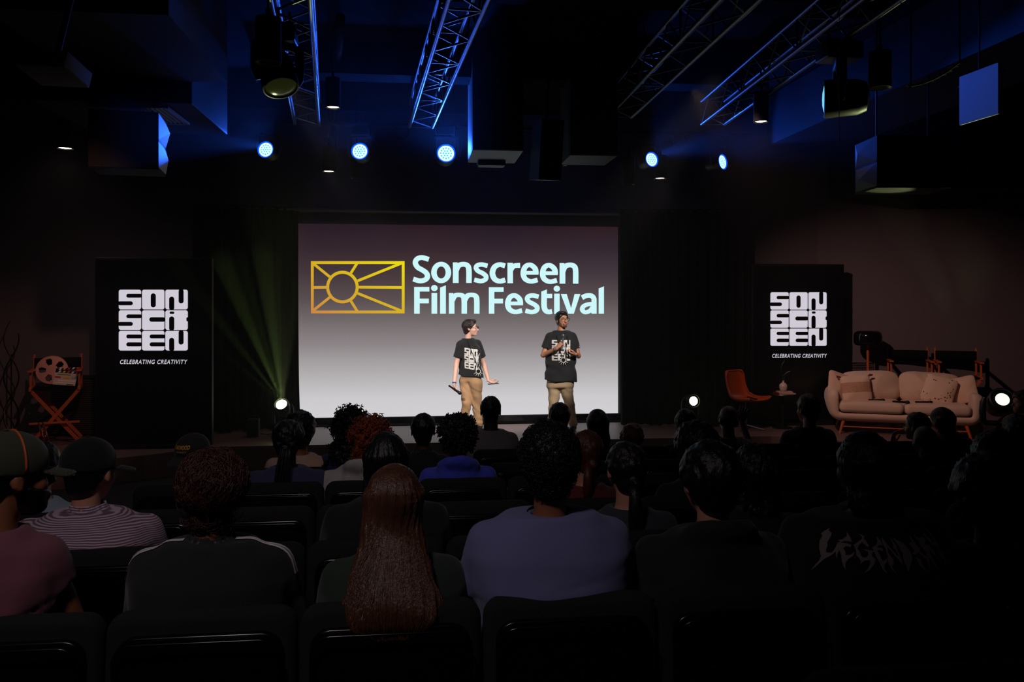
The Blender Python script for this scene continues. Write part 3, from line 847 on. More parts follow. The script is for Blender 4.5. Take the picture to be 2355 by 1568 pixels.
def speaker(name, px, py, d, size, rz, rx, label, tri=False, m=m_blackp):
    p = W(px, py, d); w, dp, h = size
    t = thing(name, label, 'loudspeaker', p); t.rotation_euler = (R_(rx), 0, R_(rz))
    mb = MB(); mb.prism([(-w / 2, -dp / 2), (w / 2, -dp / 2), (w * .36, dp / 2), (-w * .36, dp / 2)], h, T(0, 0, -h / 2)); mb.build('cabinet', m, t)
    mb = MB(); mb.box((0, -dp / 2 - .012, 0), (w * .96, .022, h * .97), bev=.008); mb.build('grille', m_black, t, smooth=30)
    mb = MB(); mb.tube([(0, 0, h / 2), (0, 0, (CEIL - p.z) * .98)], .012, 6); mb.build('bracket', m_black, t)
    return t
speaker('hanging_speaker', 1253, 346, 8.4, (.24, .34, .60), 14, 8, 'slim black loudspeaker hanging between the two central cabinets')
# left and right house speakers with folded baffles
def house_speaker(x0, x1, y0, y1, d, mirror, label):
    c = W((x0 + x1) / 2, (y0 + y1) / 2, d); w = (x1 - x0) / F * d; h = (y1 - y0) / F * d
    t = thing('house_speaker', label, 'loudspeaker', c); t.rotation_euler = (0, 0, -PHI + (0 if mirror else R_(15)))
    mb = MB(); mb.box((0, .0, 0), (w, .5, h), bev=.015); mb.build('cabinet', m_black, t, smooth=30)
    s = -1 if mirror else 1; xx = s * (w / 2 + .002)
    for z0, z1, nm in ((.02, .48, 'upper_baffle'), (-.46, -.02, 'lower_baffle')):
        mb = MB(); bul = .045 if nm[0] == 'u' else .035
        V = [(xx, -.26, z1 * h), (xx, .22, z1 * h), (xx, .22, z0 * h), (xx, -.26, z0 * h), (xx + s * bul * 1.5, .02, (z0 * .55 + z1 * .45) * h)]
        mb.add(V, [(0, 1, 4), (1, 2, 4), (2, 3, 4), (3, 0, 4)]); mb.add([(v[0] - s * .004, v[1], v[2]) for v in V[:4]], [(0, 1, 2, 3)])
        mb.build(nm, mat('shaded baffle tone', (46, 50, 58), .6) if mirror else mat('lit baffle tone', (205, 210, 215), .6), t)  # paler left and darker right baffle: light and shade put in the colour
    for dx in (-.35, .35):
        mb = MB(); mb.tube([(dx * w, 0, h / 2), (dx * w, 0, CEIL - c.z)], .01, 6); mb.build('hanging_rod', m_black, t)
    return t
house_speaker(222, 368, 266, 396, 8.2, False, 'big black loudspeaker cabinet upper left, its edge glowing blue')
house_speaker(1990, 2160, 322, 440, 8.0, True, 'big black loudspeaker cabinet upper right with faint blue folded flank')

# projector upper left
p = W(124, 158, 5.6); t = thing('ceiling_projector', 'white ceiling projector upper left with thin blue-lit edge', 'projector', p); t.rotation_euler = (R_(-14), R_(4), R_(-12))
mb = MB(); mb.box((0, 0, 0), (.36, .30, .115), bev=.015); mb.build('casing', m_white, t, smooth=30)
mb = MB(); mb.lathe([(.03, 0), (.03, .02), (.024, .02), (.001, .012)], 20, T(-.09, -.152, -.01) @ RX(90)); mb.build('lens', m_gloss, t)
mb = MB(); mb.tube([(0, 0, .05), (0, 0, 1.6)], .02, 8); mb.build('ceiling_mount', m_black, t)

# hanging board and hanging wire
al = R_(80); dirv = RV * math.cos(al) - FV * math.sin(al)
pc = W(2252, 218, 6.8); t = thing('hanging_board', 'flat pale board hanging upper right, lit solid blue', 'board', pc)
Mx = Matrix((tuple(dirv) + (0,), tuple(dirv.cross(Vector((0, 0, 1)))) + (0,), (0, 0, 1, 0), (0, 0, 0, 1))).transposed()
mb = MB(); mb.box((0, 0, 0), (.44, .02, .41), Mx, bev=.004); mb.build('board', mat('pale board', (228, 230, 234), .7), t)
mb = MB(); mb.tube([Mx @ Vector((-.27, -.02, .13)), Mx @ Vector((.25, -.02, .13))], .010, 8)
for x_ in (-.2, 0, .2): mb.box(Mx @ Vector((x_, -.02, .15)), (.02, .02, .05))
mb.build('clamp_bar', m_black, t)
mb = MB(); mb.tube([Mx @ Vector((0, 0, .2)), Mx @ Vector((0, 0, .2)) + Vector((0, 0, CEIL - pc.z - .2))], .008, 6); mb.build('hanging_rod', m_black, t)
q = W(1930, 262, 6.2); mb = MB(); e = W(1932, 402, 6.2)
mb.tube([(q.x, q.y, CEIL), q, e, e + Vector((-.012, 0, -.015)), e + Vector((.03, 0, -.03))], .0025, 6)
setp(mb.build('hanging_wire', m_refl), 'thin pale wire hanging with a small hook, right of the box trusses', 'wire')
# curved slats added up right so the gobo light breaks into stripes
t = thing('gobo_stripe_slats', 'curved row of added slats up right that breaks yellow light into stripes', 'gobo slats', W(2150, 175, 6.4))
o = t.location; mb = MB()
for i in range(9):
    s = i / 8; pxx = 2095 + 112 * s; pyy = 198 - 14 * s - 40 * s * s
    c = W(pxx, pyy, 6.4 - .3 * s) - o
    mb.box(c, (.05, .10, .012), RZ(-20) @ RX(18))
mb.build('slat', m_refl, t)
mb = MB()
for off in (-.06, .06):
    mb.tube([W(2095 + 112 * s, 198 - 14 * s - 40 * s * s, 6.4 - .3 * s + off) - o for s in (0, .25, .5, .75, 1)], .006, 6)
mb.build('rail', m_duct, t)
mb = MB()
for s in (0, 1):
    a_ = W(2095 + 112 * s, 198 - 54 * s, 6.4 - .3 * s) - o; mb.tube([a_, (a_.x, a_.y, CEIL - o.z - .01)], .006, 6)
mb.build('hanging_rod', m_black, t)
lamp('gobo_light', 'SPOT', W(2300, 900, 10.0), 330, (.85, 1, .42), W(2150, 175, 6.4), spot_size=R_(10), spot_blend=.4, shadow_soft_size=.03)
lamp('gobo_light', 'SPOT', W(2290, 905, 10.0), 400, (.85, 1, .42), W(1935, 246, 7.2), spot_size=R_(7), spot_blend=.4, shadow_soft_size=.03)
lamp('gobo_light', 'SPOT', W(650, 925, 11.4), 320, (.85, 1, .42), W(632, 165, 6.4), spot_size=R_(10), spot_blend=.4, shadow_soft_size=.03)

# ------------------------------------------------------------------ haze over the stage and the beams in it
hm = bpy.data.materials.new('stage haze'); hm.use_nodes = True; nt = hm.node_tree; nt.nodes.remove(nt.nodes['Principled BSDF'])
vs = nt.nodes.new('ShaderNodeVolumeScatter'); vs.inputs['Density'].default_value = .007; vs.inputs['Anisotropy'].default_value = .5
nt.links.new(vs.outputs[0], nt.nodes['Material Output'].inputs['Volume'])
mb = MB(); mb.box((0.35, 9.8, 2.66), (10.7, 4.8, 4.66)); hz = mb.build('haze', hm); setp(hz, 'thin stage haze that shows the coloured light beams', 'haze', kind='stuff')
src = W(649, 924, 11.42)
for (tx, ty), e, sz in (((545, 790), 500, 3.0), ((588, 780), 1500, 3.6), ((606, 775), 900, 2.4), ((628, 770), 1500, 3.4), ((642, 775), 700, 2.4), ((668, 800), 300, 2.6), ((560, 850), 200, 2.0)):
    k = 2.3; lamp('green_beam', 'SPOT', src, e * 1.3, (.62, 1.0, .22), W(649 + (tx - 649) * k, 924 + (ty - 924) * k, 7.2), spot_size=R_(sz * .75), spot_blend=.5, shadow_soft_size=.01)
src = W(1585, 905, 11.7)
for (tx, ty), e, sz in (((1640, 850), 4, 4), ((1625, 820), 3, 4)):
    lamp('green_beam', 'SPOT', src, e, (.62, 1.0, .32), W(tx, ty, 11.7), spot_size=R_(sz), spot_blend=.5, shadow_soft_size=.01)
# ------------------------------------------------------------------ stage props
def frame_at(px, pyfloor, face_deg, z=STAGE):
    """floor point under a pixel on the stage and a rotation so that local -Y turns face_deg right of the camera"""
    p = WZ(px, pyfloor, z); return p, -PHI + R_(face_deg)

def director_chair(px, d, face, label, s=1.0):
    p = W(px, 693, d); p.z = STAGE
    t = thing('director_chair', label, 'chair', p, -PHI + R_(face), group=None)
    w, dp = .56 * s, .44; zs = .74; za = .97; zt = 1.14
    b = lambda mb, c, sz, M=None: mb.box(c, sz, M, bev=.006)
    for sx in (-1, 1):
        x = sx * w / 2
        mb = MB(); b(mb, (x, dp / 2, (zs + zt) / 2), (.028, .04, zt - zs)); mb.lathe([(.018, 0), (.018, .02), (.008, .03)], 10, T(x, dp / 2, zt)); mb.build('back_post', m_wood, t, smooth=40)
        mb = MB(); b(mb, (x, -dp / 2 + .05, (zs + za) / 2), (.028, .04, za - zs)); mb.build('arm_post', m_wood, t)
        mb = MB(); b(mb, (x, 0, za), (.06, dp + .08, .022)); mb.build('armrest', m_wood, t)
        mb = MB(); b(mb, (x, 0, zs), (.035, dp + .06, .05)); mb.build('side_rail', m_wood, t)
        mb = MB(); b(mb, (x * .96, 0, .02), (.035, dp + .1, .035)); mb.build('foot_rail', m_wood, t)
    for y in (-dp / 2 + .02, dp / 2 - .02):
        for sx in (-1, 1):
            mb = MB(); a = Vector((sx * w / 2, y + sx * .014, .03)); c = Vector((-sx * w / 2, y + sx * .014, zs - .02)); v = c - a
            M = v.to_track_quat('Z', 'Y').to_matrix().to_4x4(); b(mb, (a + c) / 2, (.022, .045, v.length), M); mb.build('leg', m_wood, t)
    mb = MB(); b(mb, (0, -dp / 2 - .04, .30), (w + .02, .05, .025)); mb.build('footrest', m_wood, t)
    mb = MB(); N = 8
    V = [(-w / 2 + w * i / N, dp / 2 - .02 - .05 * math.sin(math.pi * i / N) * -.6, z) for z in (zt - .02, zs + .22) for i in range(N + 1)]
    mb.add(V, [(i, i + 1, i + N + 2, i + N + 1) for i in range(N)]); o = mb.build('back_canvas', m_canvas, t, smooth=True); o.modifiers.new('t', 'SOLIDIFY').thickness = .012
    mb = MB(); V = [(-w / 2 + w * i / N, y, zs + .01 - .03 * math.sin(math.pi * i / N)) for y in (-dp / 2, dp / 2) for i in range(N + 1)]
    mb.add(V, [(i, i + 1, i + N + 2, i + N + 1) for i in range(N)]); o = mb.build('seat_canvas', m_canvas, t, smooth=True); o.modifiers.new('t', 'SOLIDIFY').thickness = .012
    return t
dc = director_chair(130, 11.0, 24, 'wooden director chair with black canvas holding a film reel and clapperboard')
director_chair(2092, 12.7, -18, 'director chair with black canvas behind the sofa, beside the floor lamp')
director_chair(2203, 12.5, -20, 'director chair with black canvas behind the patterned cushion end of sofa')

# film reels
m_reel = mat('brushed reel metal', (150, 112, 104), .35, .85)
def film_reel(name, label, M, r=.19, th=.045):
    t = thing(name, label, 'film reel'); t.matrix_world = M
    for y in (-th / 2, th / 2):
        mb = MB(); N = 60
        # disc with five openings: radial grid, cells over the openings left out
        nr = 10
        V = [(rr * math.cos(a), y, rr * math.sin(a)) for k in range(nr + 1) for rr in [.02 + (r - .02) * k / nr] for a in [2 * math.pi * i / N for i in range(N)]]
        Fc = []
        for k in range(nr):
            for i in range(N):
                rm = .02 + (r - .02) * (k + .5) / nr; am = 2 * math.pi * (i + .5) / N
                q = (am * 5 / (2 * math.pi)) % 1.0
                hx = rm * math.cos((q - .5) * 2 * math.pi / 5) - r * .60; hy = rm * math.sin((q - .5) * 2 * math.pi / 5)
                if (hx / (r * .24)) ** 2 + (hy / (r * .20)) ** 2 < 1: continue
                Fc.append((k * N + i, k * N + (i + 1) % N, (k + 1) * N + (i + 1) % N, (k + 1) * N + i))
        mb.add(V, Fc); o = mb.build('flange', m_reel, t); o.modifiers.new('t', 'SOLIDIFY').thickness = .004
        mb = MB(); mb.tube([((r) * math.cos(a), y, r * math.sin(a)) for a in [2 * math.pi * i / 40 for i in range(41)]], .006, 6, cap=False); mb.build('rim', m_reel, t, smooth=True)
    mb = MB(); mb.lathe([(.001, -th / 2 - .006), (.028, -th / 2 - .006), (.028, th / 2 + .006), (.001, th / 2 + .006)], 20, RX(90)); mb.build('hub', m_reel, t, smooth=40)
    return t
mcw = Matrix.Translation(dc.location) @ Matrix.Rotation(dc.rotation_euler.z, 4, 'Z')
film_reel('film_reel', 'large pink-lit film reel standing on the director chair seat', mcw @ T(-.06, .10, .765 + .195) @ RX(-12))
pr = WZ(103, 1038, STAGE)
film_reel('film_reel', 'dark film reel leaning on the stage floor below the director chair', T(pr.x, pr.y, STAGE + .185) @ RZ(-62) @ RX(14), .185)

# clapperboard
t = thing('clapperboard', 'white clapperboard with red, yellow and green fields on the director chair', 'clapperboard'); t.matrix_world = mcw @ T(.09, -.06, .765) @ RZ(-4) @ RX(-24) @ RY(7)
mb = MB(); mb.box((0, 0, .085), (.27, .012, .17), bev=.003); mb.build('slate', mat('slate white', (205, 190, 180), .6), t)
for c, x0, z0, w_, h_ in (((190, 20, 20), -.09, .105, .07, .022), ((230, 170, 30), .01, .105, .085, .024), ((90, 150, 40), -.02, .146, .16, .012), ((150, 160, 165), .1, .11, .06, .03),
                          ((60, 90, 40), .07, .012, .08, .012), ((235, 225, 215), .02, .06, .2, .02), ((235, 225, 215), .02, .03, .2, .02)):
    mb = MB(); mb.box((x0, -.008, z0), (w_, .003, h_)); mb.build('field', mat('field %d %d' % (c[0], c[1]), c, .6), t)
for nm, zz, ry in (('lower_stick', .185, 0), ('upper_stick', .212, -9)):
    M = T(-.13, 0, zz) @ RY(ry)
    mb = MB(); mb.box(M @ Vector((.135, 0, 0)), (.275, .016, .026), M.to_3x3().to_4x4()); st = mb.build(nm, m_black, t)
    for i, c in enumerate(((225, 225, 225), (235, 180, 30), (200, 60, 30), (225, 225, 225), (210, 40, 50))):
        mb = MB(); x = .03 + i * .052; V = [M @ Vector(v) for v in ((x, -.0095, -.013), (x + .026, -.0095, -.013), (x + .04, -.0095, .013), (x + .014, -.0095, .013))]
        mb.add(V, [(0, 1, 2, 3)]); mb.build('stripe', mat('stripe %d %d' % (c[0], c[1]), c, .6), st)

# slatted shutter case behind the left chair
t = thing('slatted_case', 'dark case with horizontal slats behind the left director chair', 'case', WZ(165, 1004, STAGE), -PHI)
mb = MB(); mb.box((0, .22, .42), (.62, .4, .80), bev=.01)
mb.build('case_body', m_black, t)
mb = MB()
for i in range(26): mb.box((0, .005, .05 + i * .029), (.58, .02, .010), RX(25))
mb.build('slat', mat('slat dark', (70, 56, 52), .5), t)
mb = MB(); mb.box((-.34, .1, .10), (.05, .5, .05), RY(0)); mb.tube([(-.62, .1, .12), (-.32, .1, .30)], .02, 6); mb.build('side_arm', m_black, t)
# small crate beside it
# double helix sculpture
t = thing('spiral_sculpture', 'tall black metal twisted ribbon sculpture at the left stage edge', 'sculpture', WZ(26, 1006, STAGE), -PHI)
H = 1.44
for ph, mm, z1 in ((0, m_black, 1.0), (math.pi, mat('ribbon satin', (60, 50, 50), .3, .5), 1.12)):
    mb = MB(); P = []
    for i in range(60):
        z = .1 + i / 59 * (H * z1 - .1); a = ph + (z - .1) / 1.06 * 2 * math.pi + .0
        P.append((.098 * math.sin(a), .06 * math.cos(a), z))
    mb.tube(P, .014, 6, flat=.45); mb.build('ribbon', mm, t, smooth=True)
mb = MB(); mb.tube([(0, 0, .05), (0, 0, 1.15)], .009, 8); mb.build('pole', m_black, t)
mb = MB(); mb.box((0, 0, .02), (.34, .22, .04), bev=.008); mb.build('base', m_black, t)

# small monitor box left
t = thing('stage_monitor', 'small dark speaker box on stage near the left curtain', 'loudspeaker', WZ(581, 1006, STAGE), -PHI + R_(10))
mb = MB(); mb.box((0, .07, .13), (.16, .16, .24), bev=.01); mb.build('cabinet', mat('monitor grey', (40, 42, 44), .5), t, smooth=30)
mb = MB(); mb.box((0, -.012, .11), (.13, .006, .17), bev=.002); mb.build('grille', m_black, t)
mb = MB(); mb.tube([(-.07, .07, .25), (-.06, .07, .29), (.06, .07, .29), (.07, .07, .25)], .008, 6); mb.build('handle', m_blackp, t)
mb = MB(); p0 = WZ(592, 1000, STAGE) + Vector((0, 0, .012))
mb.tube([p0 + Vector((.03 * i, .03 * math.sin(i * 1.1), 0)) for i in range(14)], .006, 6)
setp(mb.build('cable', m_blackp, smooth=True), 'black cable curling on stage from the small speaker box', 'cable')

# orange bucket chair
m_leather = mat('orange leather', (178, 74, 28), .32, bump=(90, .1, .002), var=.12)
t = thing('bucket_chair', 'orange leather bucket chair on stage right of the curtain', 'chair', WZ(1716, 988, STAGE), -PHI + R_(36))
prof = [(-.26, .455), (-.20, .450), (-.08, .435), (.04, .43), (.13, .45), (.185, .50), (.215, .58), (.235, .68), (.25, .78), (.262, .85)]
nu = 14; V = []
sp = spline([(a, b) for a, b in prof], 3)
for k, q in enumerate(sp):
    s = k / (len(sp) - 1); wd = .235 - .02 * s + (.0 if s < .35 else -.02 * math.sin((s - .35) * 4))
    for i in range(nu + 1):
        u = i / nu * 2 - 1; edge = abs(u) ** 4
        x = u * wd * (1 - .25 * max(0, s - .9) * 10 * edge)
        # curl edges up on the seat, forward on the back
        lift = edge * (.05 + .06 * math.exp(-((s - .5) / .16) ** 2))
        tb = min(1, max(0, (s - .4) / .25))
        V.append((x, q[0] - lift * tb, q[1] + lift * (1 - tb) * .8))
Fc = [(k * (nu + 1) + i, k * (nu + 1) + i + 1, (k + 1) * (nu + 1) + i + 1, (k + 1) * (nu + 1) + i) for k in range(len(sp) - 1) for i in range(nu)]
mb = MB(); mb.add(V, Fc); o = mb.build('seat_shell', m_leather, t, smooth=True); md = o.modifiers.new('t', 'SOLIDIFY'); md.thickness = .022
md = o.modifiers.new('s', 'SUBSURF'); md.levels = md.render_levels = 1
mb = MB(); W_ = nu + 1; K = len(sp)
border = [i for i in range(W_)] + [k * W_ + nu for k in range(1, K)] + [(K - 1) * W_ + i for i in range(nu - 1, -1, -1)] + [k * W_ for k in range(K - 2, 0, -1)]
mb.tube([V[i] for i in border] + [V[0]], .013, 6, cap=False); mb.build('piping', m_leather, t, smooth=True)
mb = MB(); mb.lathe([(.02, .06), (.02, .42), (.10, .425), (.10, .43)], 16); mb.build('pedestal', m_alu, t, smooth=40)
for k in range(4):
    mb = MB(); a = k * math.pi / 2 + .4; mb.tube([(0, 0, .07), (.26 * math.cos(a), .26 * math.sin(a), .02)], [.016, .012], 8); mb.build('foot', m_alu, t, smooth=40)
chairM = Matrix.Translation(t.location) @ Matrix.Rotation(t.rotation_euler.z, 4, 'Z')

def handheld_mic(label, M, m=m_black):
    t = thing('microphone', label, 'microphone'); t.matrix_world = M
    mb = MB(); mb.lathe([(.001, -.17), (.011, -.17), (.0125, -.16), (.013, -.10), (.017, -.005), (.018, 0)], 18); mb.build('handle', m, t, smooth=40)
    mb = MB(); mb.lathe([(.017, 0), (.022, .006), (.024, .02), (.0225, .036), (.014, .05), (.001, .054)], 18); mb.build('grille', mat('mic mesh', (120, 122, 126), .35, .7) if m != m_black else mat('mic mesh dark', (40, 40, 42), .4, .5), t, smooth=60)
    return t
handheld_mic('black microphone lying on the orange bucket chair seat', chairM @ T(.05, -.02, .463) @ RZ(75) @ RY(90))

# side table, books, vase with stem
p = WZ(1800, 984, STAGE)
t = thing('side_table', 'dark round side table between the bucket chair and the sofa', 'table', p)
TH = CAMZ + (HY - 905) / F * (p - CAM).dot(FV) - STAGE
mb = MB(); mb.lathe([(.001, TH - .025), (.19, TH - .025), (.195, TH - .012), (.19, TH), (.001, TH)], 32); mb.build('table_top', m_blackp, t, smooth=40)
mb = MB(); mb.lathe([(.02, .02), (.02, TH - .02)], 12); mb.build('post', m_blackp, t, smooth=40)
mb = MB(); mb.lathe([(.001, 0), (.15, 0), (.15, .012), (.02, .025), (.001, .025)], 28); mb.build('base', m_blackp, t, smooth=40)
zt = STAGE + TH
for i, (w_, d_, h_, c, rz, lab) in enumerate(((.26, .20, .022, (110, 30, 26), 6, 'red covered book under another book on the side table'), (.21, .16, .016, (205, 160, 140), -4, 'pale covered book under the white vase'))):
    t = thing('book', lab, 'book', (p.x + .02, p.y - .02, zt), -PHI + R_(rz))
    mb = MB(); mb.box((0, 0, h_ * .5), (w_ * .97, d_ * .97, h_ * .8)); mb.build('pages', mat('paper', (215, 205, 190), .8), t)
    mb = MB(); mb.box((0, 0, .0015), (w_, d_, .003)); mb.box((0, 0, h_ - .0015), (w_, d_, .003)); mb.box((-w_ / 2, 0, h_ / 2), (.003, d_, h_)); mb.build('cover', mat('cover %d' % i, c, .6), t)
    zt += h_
m_vase = mat('white glazed ceramic', (205, 190, 182), .25)
t = thing('vase', 'small round white vase with a narrow neck standing on books', 'vase', (p.x + .0, p.y - .02, zt))
mb = MB(); mb.lathe([(.001, 0), (.042, 0), (.052, .03), (.06, .065), (.056, .095), (.035, .118), (.016, .13), (.012, .145), (.018, .155), (.013, .153), (.009, .14)], 32, cap=False); mb.build('vessel', m_vase, t, smooth=True)
t = thing('plant_stem', 'dark leafy stem standing in the small white vase', 'plant', (p.x, p.y - .02, zt + .02))
m_leaf = mat('dark leaf', (52, 74, 44), .4)
mb = MB(); mb.tube([(0, 0, 0), (.0, 0, .13), (-.01, .0, .2), (-.03, .01, .32)], .003, 6); mb.tube([(0, 0, .13), (.03, .0, .22), (.09, .0, .28)], .0025, 6); mb.build('stem', m_leaf, t)
for a, b, c, w_ in (((-.01, 0, .20), (.08, -.01, .30), (.13, -.01, .27), .025), ((-.02, 0, .26), (-.10, .0, .36), (-.16, .0, .35), .024), ((-.03, .01, .32), (-.02, .0, .40), (.03, 0, .44), .02), ((.03, 0, .22), (.11, 0, .22), (.16, 0, .17), .022)):
    a, b, c = Vector(a), Vector(b), Vector(c); mb = MB(); V = []
    for i in range(9):
        s = i / 8; q = a * (1 - s) ** 2 + b * 2 * s * (1 - s) + c * s * s; ww = w_ * math.sin(math.pi * min(1, s * .95 + .03))
        V += [q + Vector((0, ww, 0)), q + Vector((0, 0, -.004)), q - Vector((0, ww, 0))]
    mb.add(V, [(3 * i + j, 3 * i + j + 1, 3 * i + j + 4, 3 * i + j + 3) for i in range(8) for j in (0, 1)]); mb.build('leaf', m_leaf, t, smooth=True)

# ------------------------------------------------------------------ sofa
m_sofa = mat('cream upholstery', (214, 186, 166), .85, bump=(350, .25, .002), sheen=.2)
p = W(2071, 693, 11.85); p.z = STAGE
SR = -PHI + R_(-18)
sofa = thing('sofa', 'cream two-seat sofa with flared arms and wooden legs on stage', 'sofa', p, SR)
L_, D_ = 2.02, .86
# shell: lower rail + arms flowing together, built as a loft around a U shape
def sofa_fn(P):
    x, y, z = P[..., 0], P[..., 1], P[..., 2]
    ax = np.abs(x)
    half = .92 + .09 * np.clip((z - .18) / .25, 0, 1) ** .6      # outward flare
    rr = .12
    # outer body rounded box
    qx = ax - (half - rr); qy = np.abs(y - .02) - (D_ / 2 - rr); qz = np.abs(z - .40) - (.225 - rr)
    o = np.sqrt(np.maximum(qx, 0) ** 2 + np.maximum(qy, 0) ** 2 * 1.0 + np.maximum(qz, 0) ** 2) + np.minimum(np.maximum(np.maximum(qx, qy), qz), 0) - rr
    back = np.maximum(np.maximum(np.abs(y - (.36 + (z - .4) * .12)) - .07, ax - .93), np.abs(z - .46) - .25)
    # cavity
    cx = ax - .845; cz = .30 - z
    cav = np.maximum(np.maximum(cx, y - .30), cz)
    d = smax(o, -cav, .05)
    return smin(d, back, .04)
sculpt('frame', sofa_fn, (-1.08, -.5, .12), (1.08, .56, .75), .022, m_sofa, sofa, it=2)
def cushion(w, h, t, M, seed=0, wr=.004, pp=6.0):
    """puffed square cushion, face along -y"""
    V, Fq = None, None
    def fn(P):
        x = P[..., 0] / (w / 2); z = P[..., 2] / (h / 2); y = P[..., 1]
        e = 1 - .10 * (np.clip(1 - z * z, 0, 1)) * (x * x > .0) * .8
        xx = np.abs(x); zz = np.abs(z)
        # pinched outline: sides bow inward
        bx = 1 - .07 * (1 - np.clip(zz, 0, 1) ** 2); bz = 1 - .07 * (1 - np.clip(xx, 0, 1) ** 2)
        ux = np.clip(xx / bx, 0, 1.3); uz = np.clip(zz / bz, 0, 1.3)
        rad = (ux ** pp + uz ** pp) ** (1 / pp)
        th = t / 2 * np.clip(1 - rad ** 2.4, 0, 1) ** .62 * (1 - .25 * rad ** 2) + .004
        wrk = wr * wob(P, 11, seed) * np.clip(1.3 - np.abs(y) * 0, 0, 1)
        d = np.abs(y) - th - wrk
        d = np.maximum(d * .6, (rad - 1) * min(w, h) * .5)
        return d
    V, Fq = nets(fn, (-w / 2 - .02, -t / 2 - .03, -h / 2 - .02), (w / 2 + .02, t / 2 + .03, h / 2 + .02), .0125)
    V = relax(V, Fq, 2)
    Vh = np.c_[V, np.ones(len(V))] @ np.array(M).T
    return Vh[:, :3], Fq
def rounded(w, dp, h, M, r=.06, seed=1):
    def fn(P):
        q = np.abs(P) - np.array((w / 2 - r, dp / 2 - r, h / 2 - r), np.float32)
        d = np.sqrt((np.maximum(q, 0) ** 2).sum(-1)) + np.minimum(q.max(-1), 0) - r
        crown = .018 * np.clip(1 - (P[..., 0] / (w / 2)) ** 2, 0, 1) * np.clip(1 - (P[..., 1] / (dp / 2)) ** 2, 0, 1)
        return d - crown - .003 * wob(P, 8, seed)
    V, Fq = nets(fn, (-w / 2 - .04, -dp / 2 - .04, -h / 2 - .04), (w / 2 + .04, dp / 2 + .04, h / 2 + .04), .016)
    V = relax(V, Fq, 1); Vh = np.c_[V, np.ones(len(V))] @ np.array(M).T
    return Vh[:, :3], Fq
for sx in (-1, 1):
    link('seat_cushion', np_mesh('seat_cushion', [rounded(.835, .66, .15, T(sx * .421, -.10, .385), seed=3 + sx)]), m_sofa, sofa)
    link('back_cushion', np_mesh('back_cushion', [cushion(.88, .50, .36, T(sx * .40, .18, .632) @ RX(-14) @ RY(sx * 3), 5 + sx, .016, 3.4)]), m_sofa, sofa)
for x_, y_ in ((-.78, -.32), (.78, -.32), (-.78, .34), (.78, .34)):
    mb = MB(); mb.tube([(x_, y_, .19), (x_ * 1.07, y_ * 1.12, 0)], [.026, .014], 8); mb.build('leg', m_wood, sofa, smooth=40)
mb = MB(); mb.tube([(-.80, -.34, .10), (.80, -.34, .10)], .010, 6); mb.build('leg_brace', m_wood, sofa)
sM = Matrix.Translation(sofa.location) @ Matrix.Rotation(SR, 4, 'Z')
m_pil = mat('cream cushion linen', (222, 190, 168), .85, bump=(300, .2, .002))
def throw(label, w, h, t_, M, seed, m=m_pil, wr=.007):
    t = thing('cushion', label, 'cushion', group='cushions on the cream sofa'); t.matrix_world = sM @ M
    link('cover', np_mesh('cover', [cushion(w, h, t_, Matrix.Identity(4), seed, wr)]), m, t); return t
throw('plain cream cushion leaning behind the banded cushion, on the sofa arm', .46, .44, .15, T(-.80, .0, .635) @ RZ(38) @ RX(-16) @ RY(18), 21)
def band_mat():
    m = bpy.data.materials.new('banded cushion'); m.use_nodes = True; nt = m.node_tree; b = nt.nodes['Principled BSDF']; b.inputs['Roughness'].default_value = .85
    tc = nt.nodes.new('ShaderNodeTexCoord'); sp = nt.nodes.new('ShaderNodeSeparateXYZ'); nt.links.new(tc.outputs['Generated'], sp.inputs[0])
    cr = nt.nodes.new('ShaderNodeValToRGB'); cr.color_ramp.interpolation = 'CONSTANT'; nt.links.new(sp.outputs[2], cr.inputs[0])
    E = cr.color_ramp.elements; E[0].position = 0; E[0].color = (0, 0, 0, 1); E[1].position = .33; E[1].color = (1, 1, 1, 1); e = E.new(.72); e.color = (0, 0, 0, 1)
    nz = nt.nodes.new('ShaderNodeTexVoronoi'); nz.inputs['Scale'].default_value = 36; nt.links.new(tc.outputs['Generated'], nz.inputs['Vector'])
    m2 = nt.nodes.new('ShaderNodeMix'); m2.data_type = 'RGBA'; m2.inputs[6].default_value = lin(170, 118, 96); m2.inputs[7].default_value = lin(214, 176, 150); nt.links.new(nz.outputs[0], m2.inputs[0])
    m3 = nt.nodes.new('ShaderNodeMix'); m3.data_type = 'RGBA'; m3.inputs[6].default_value = lin(226, 198, 178)
    nt.links.new(cr.outputs[0], m3.inputs[0]); nt.links.new(m2.outputs[2], m3.inputs[7]); nt.links.new(m3.outputs[2], b.inputs['Base Color']); return m
t = throw('cream cushion with a woven band and brown tasselled corners', .44, .40, .16, T(-.60, -.12, .625) @ RZ(10) @ RX(-14) @ RY(-4), 22, band_mat())
m_tas = mat('rust tassel', (110, 44, 30), .8)
for sx in (-1, 1):
    for sz in (-1, 1):
        mb = MB(); c = Vector((sx * .188, 0, sz * .168)); e = c + Vector((sx * .05, 0, sz * .03 - .01))
        for k in range(7): mb.tube([c, e + Vector((random.Random(k).uniform(-.02, .02), random.Random(k + 9).uniform(-.02, .02), random.Random(k + 5).uniform(-.02, .02)))], [.012, .006], 5)
        mb.build('tassel', m_tas, t, smooth=True)
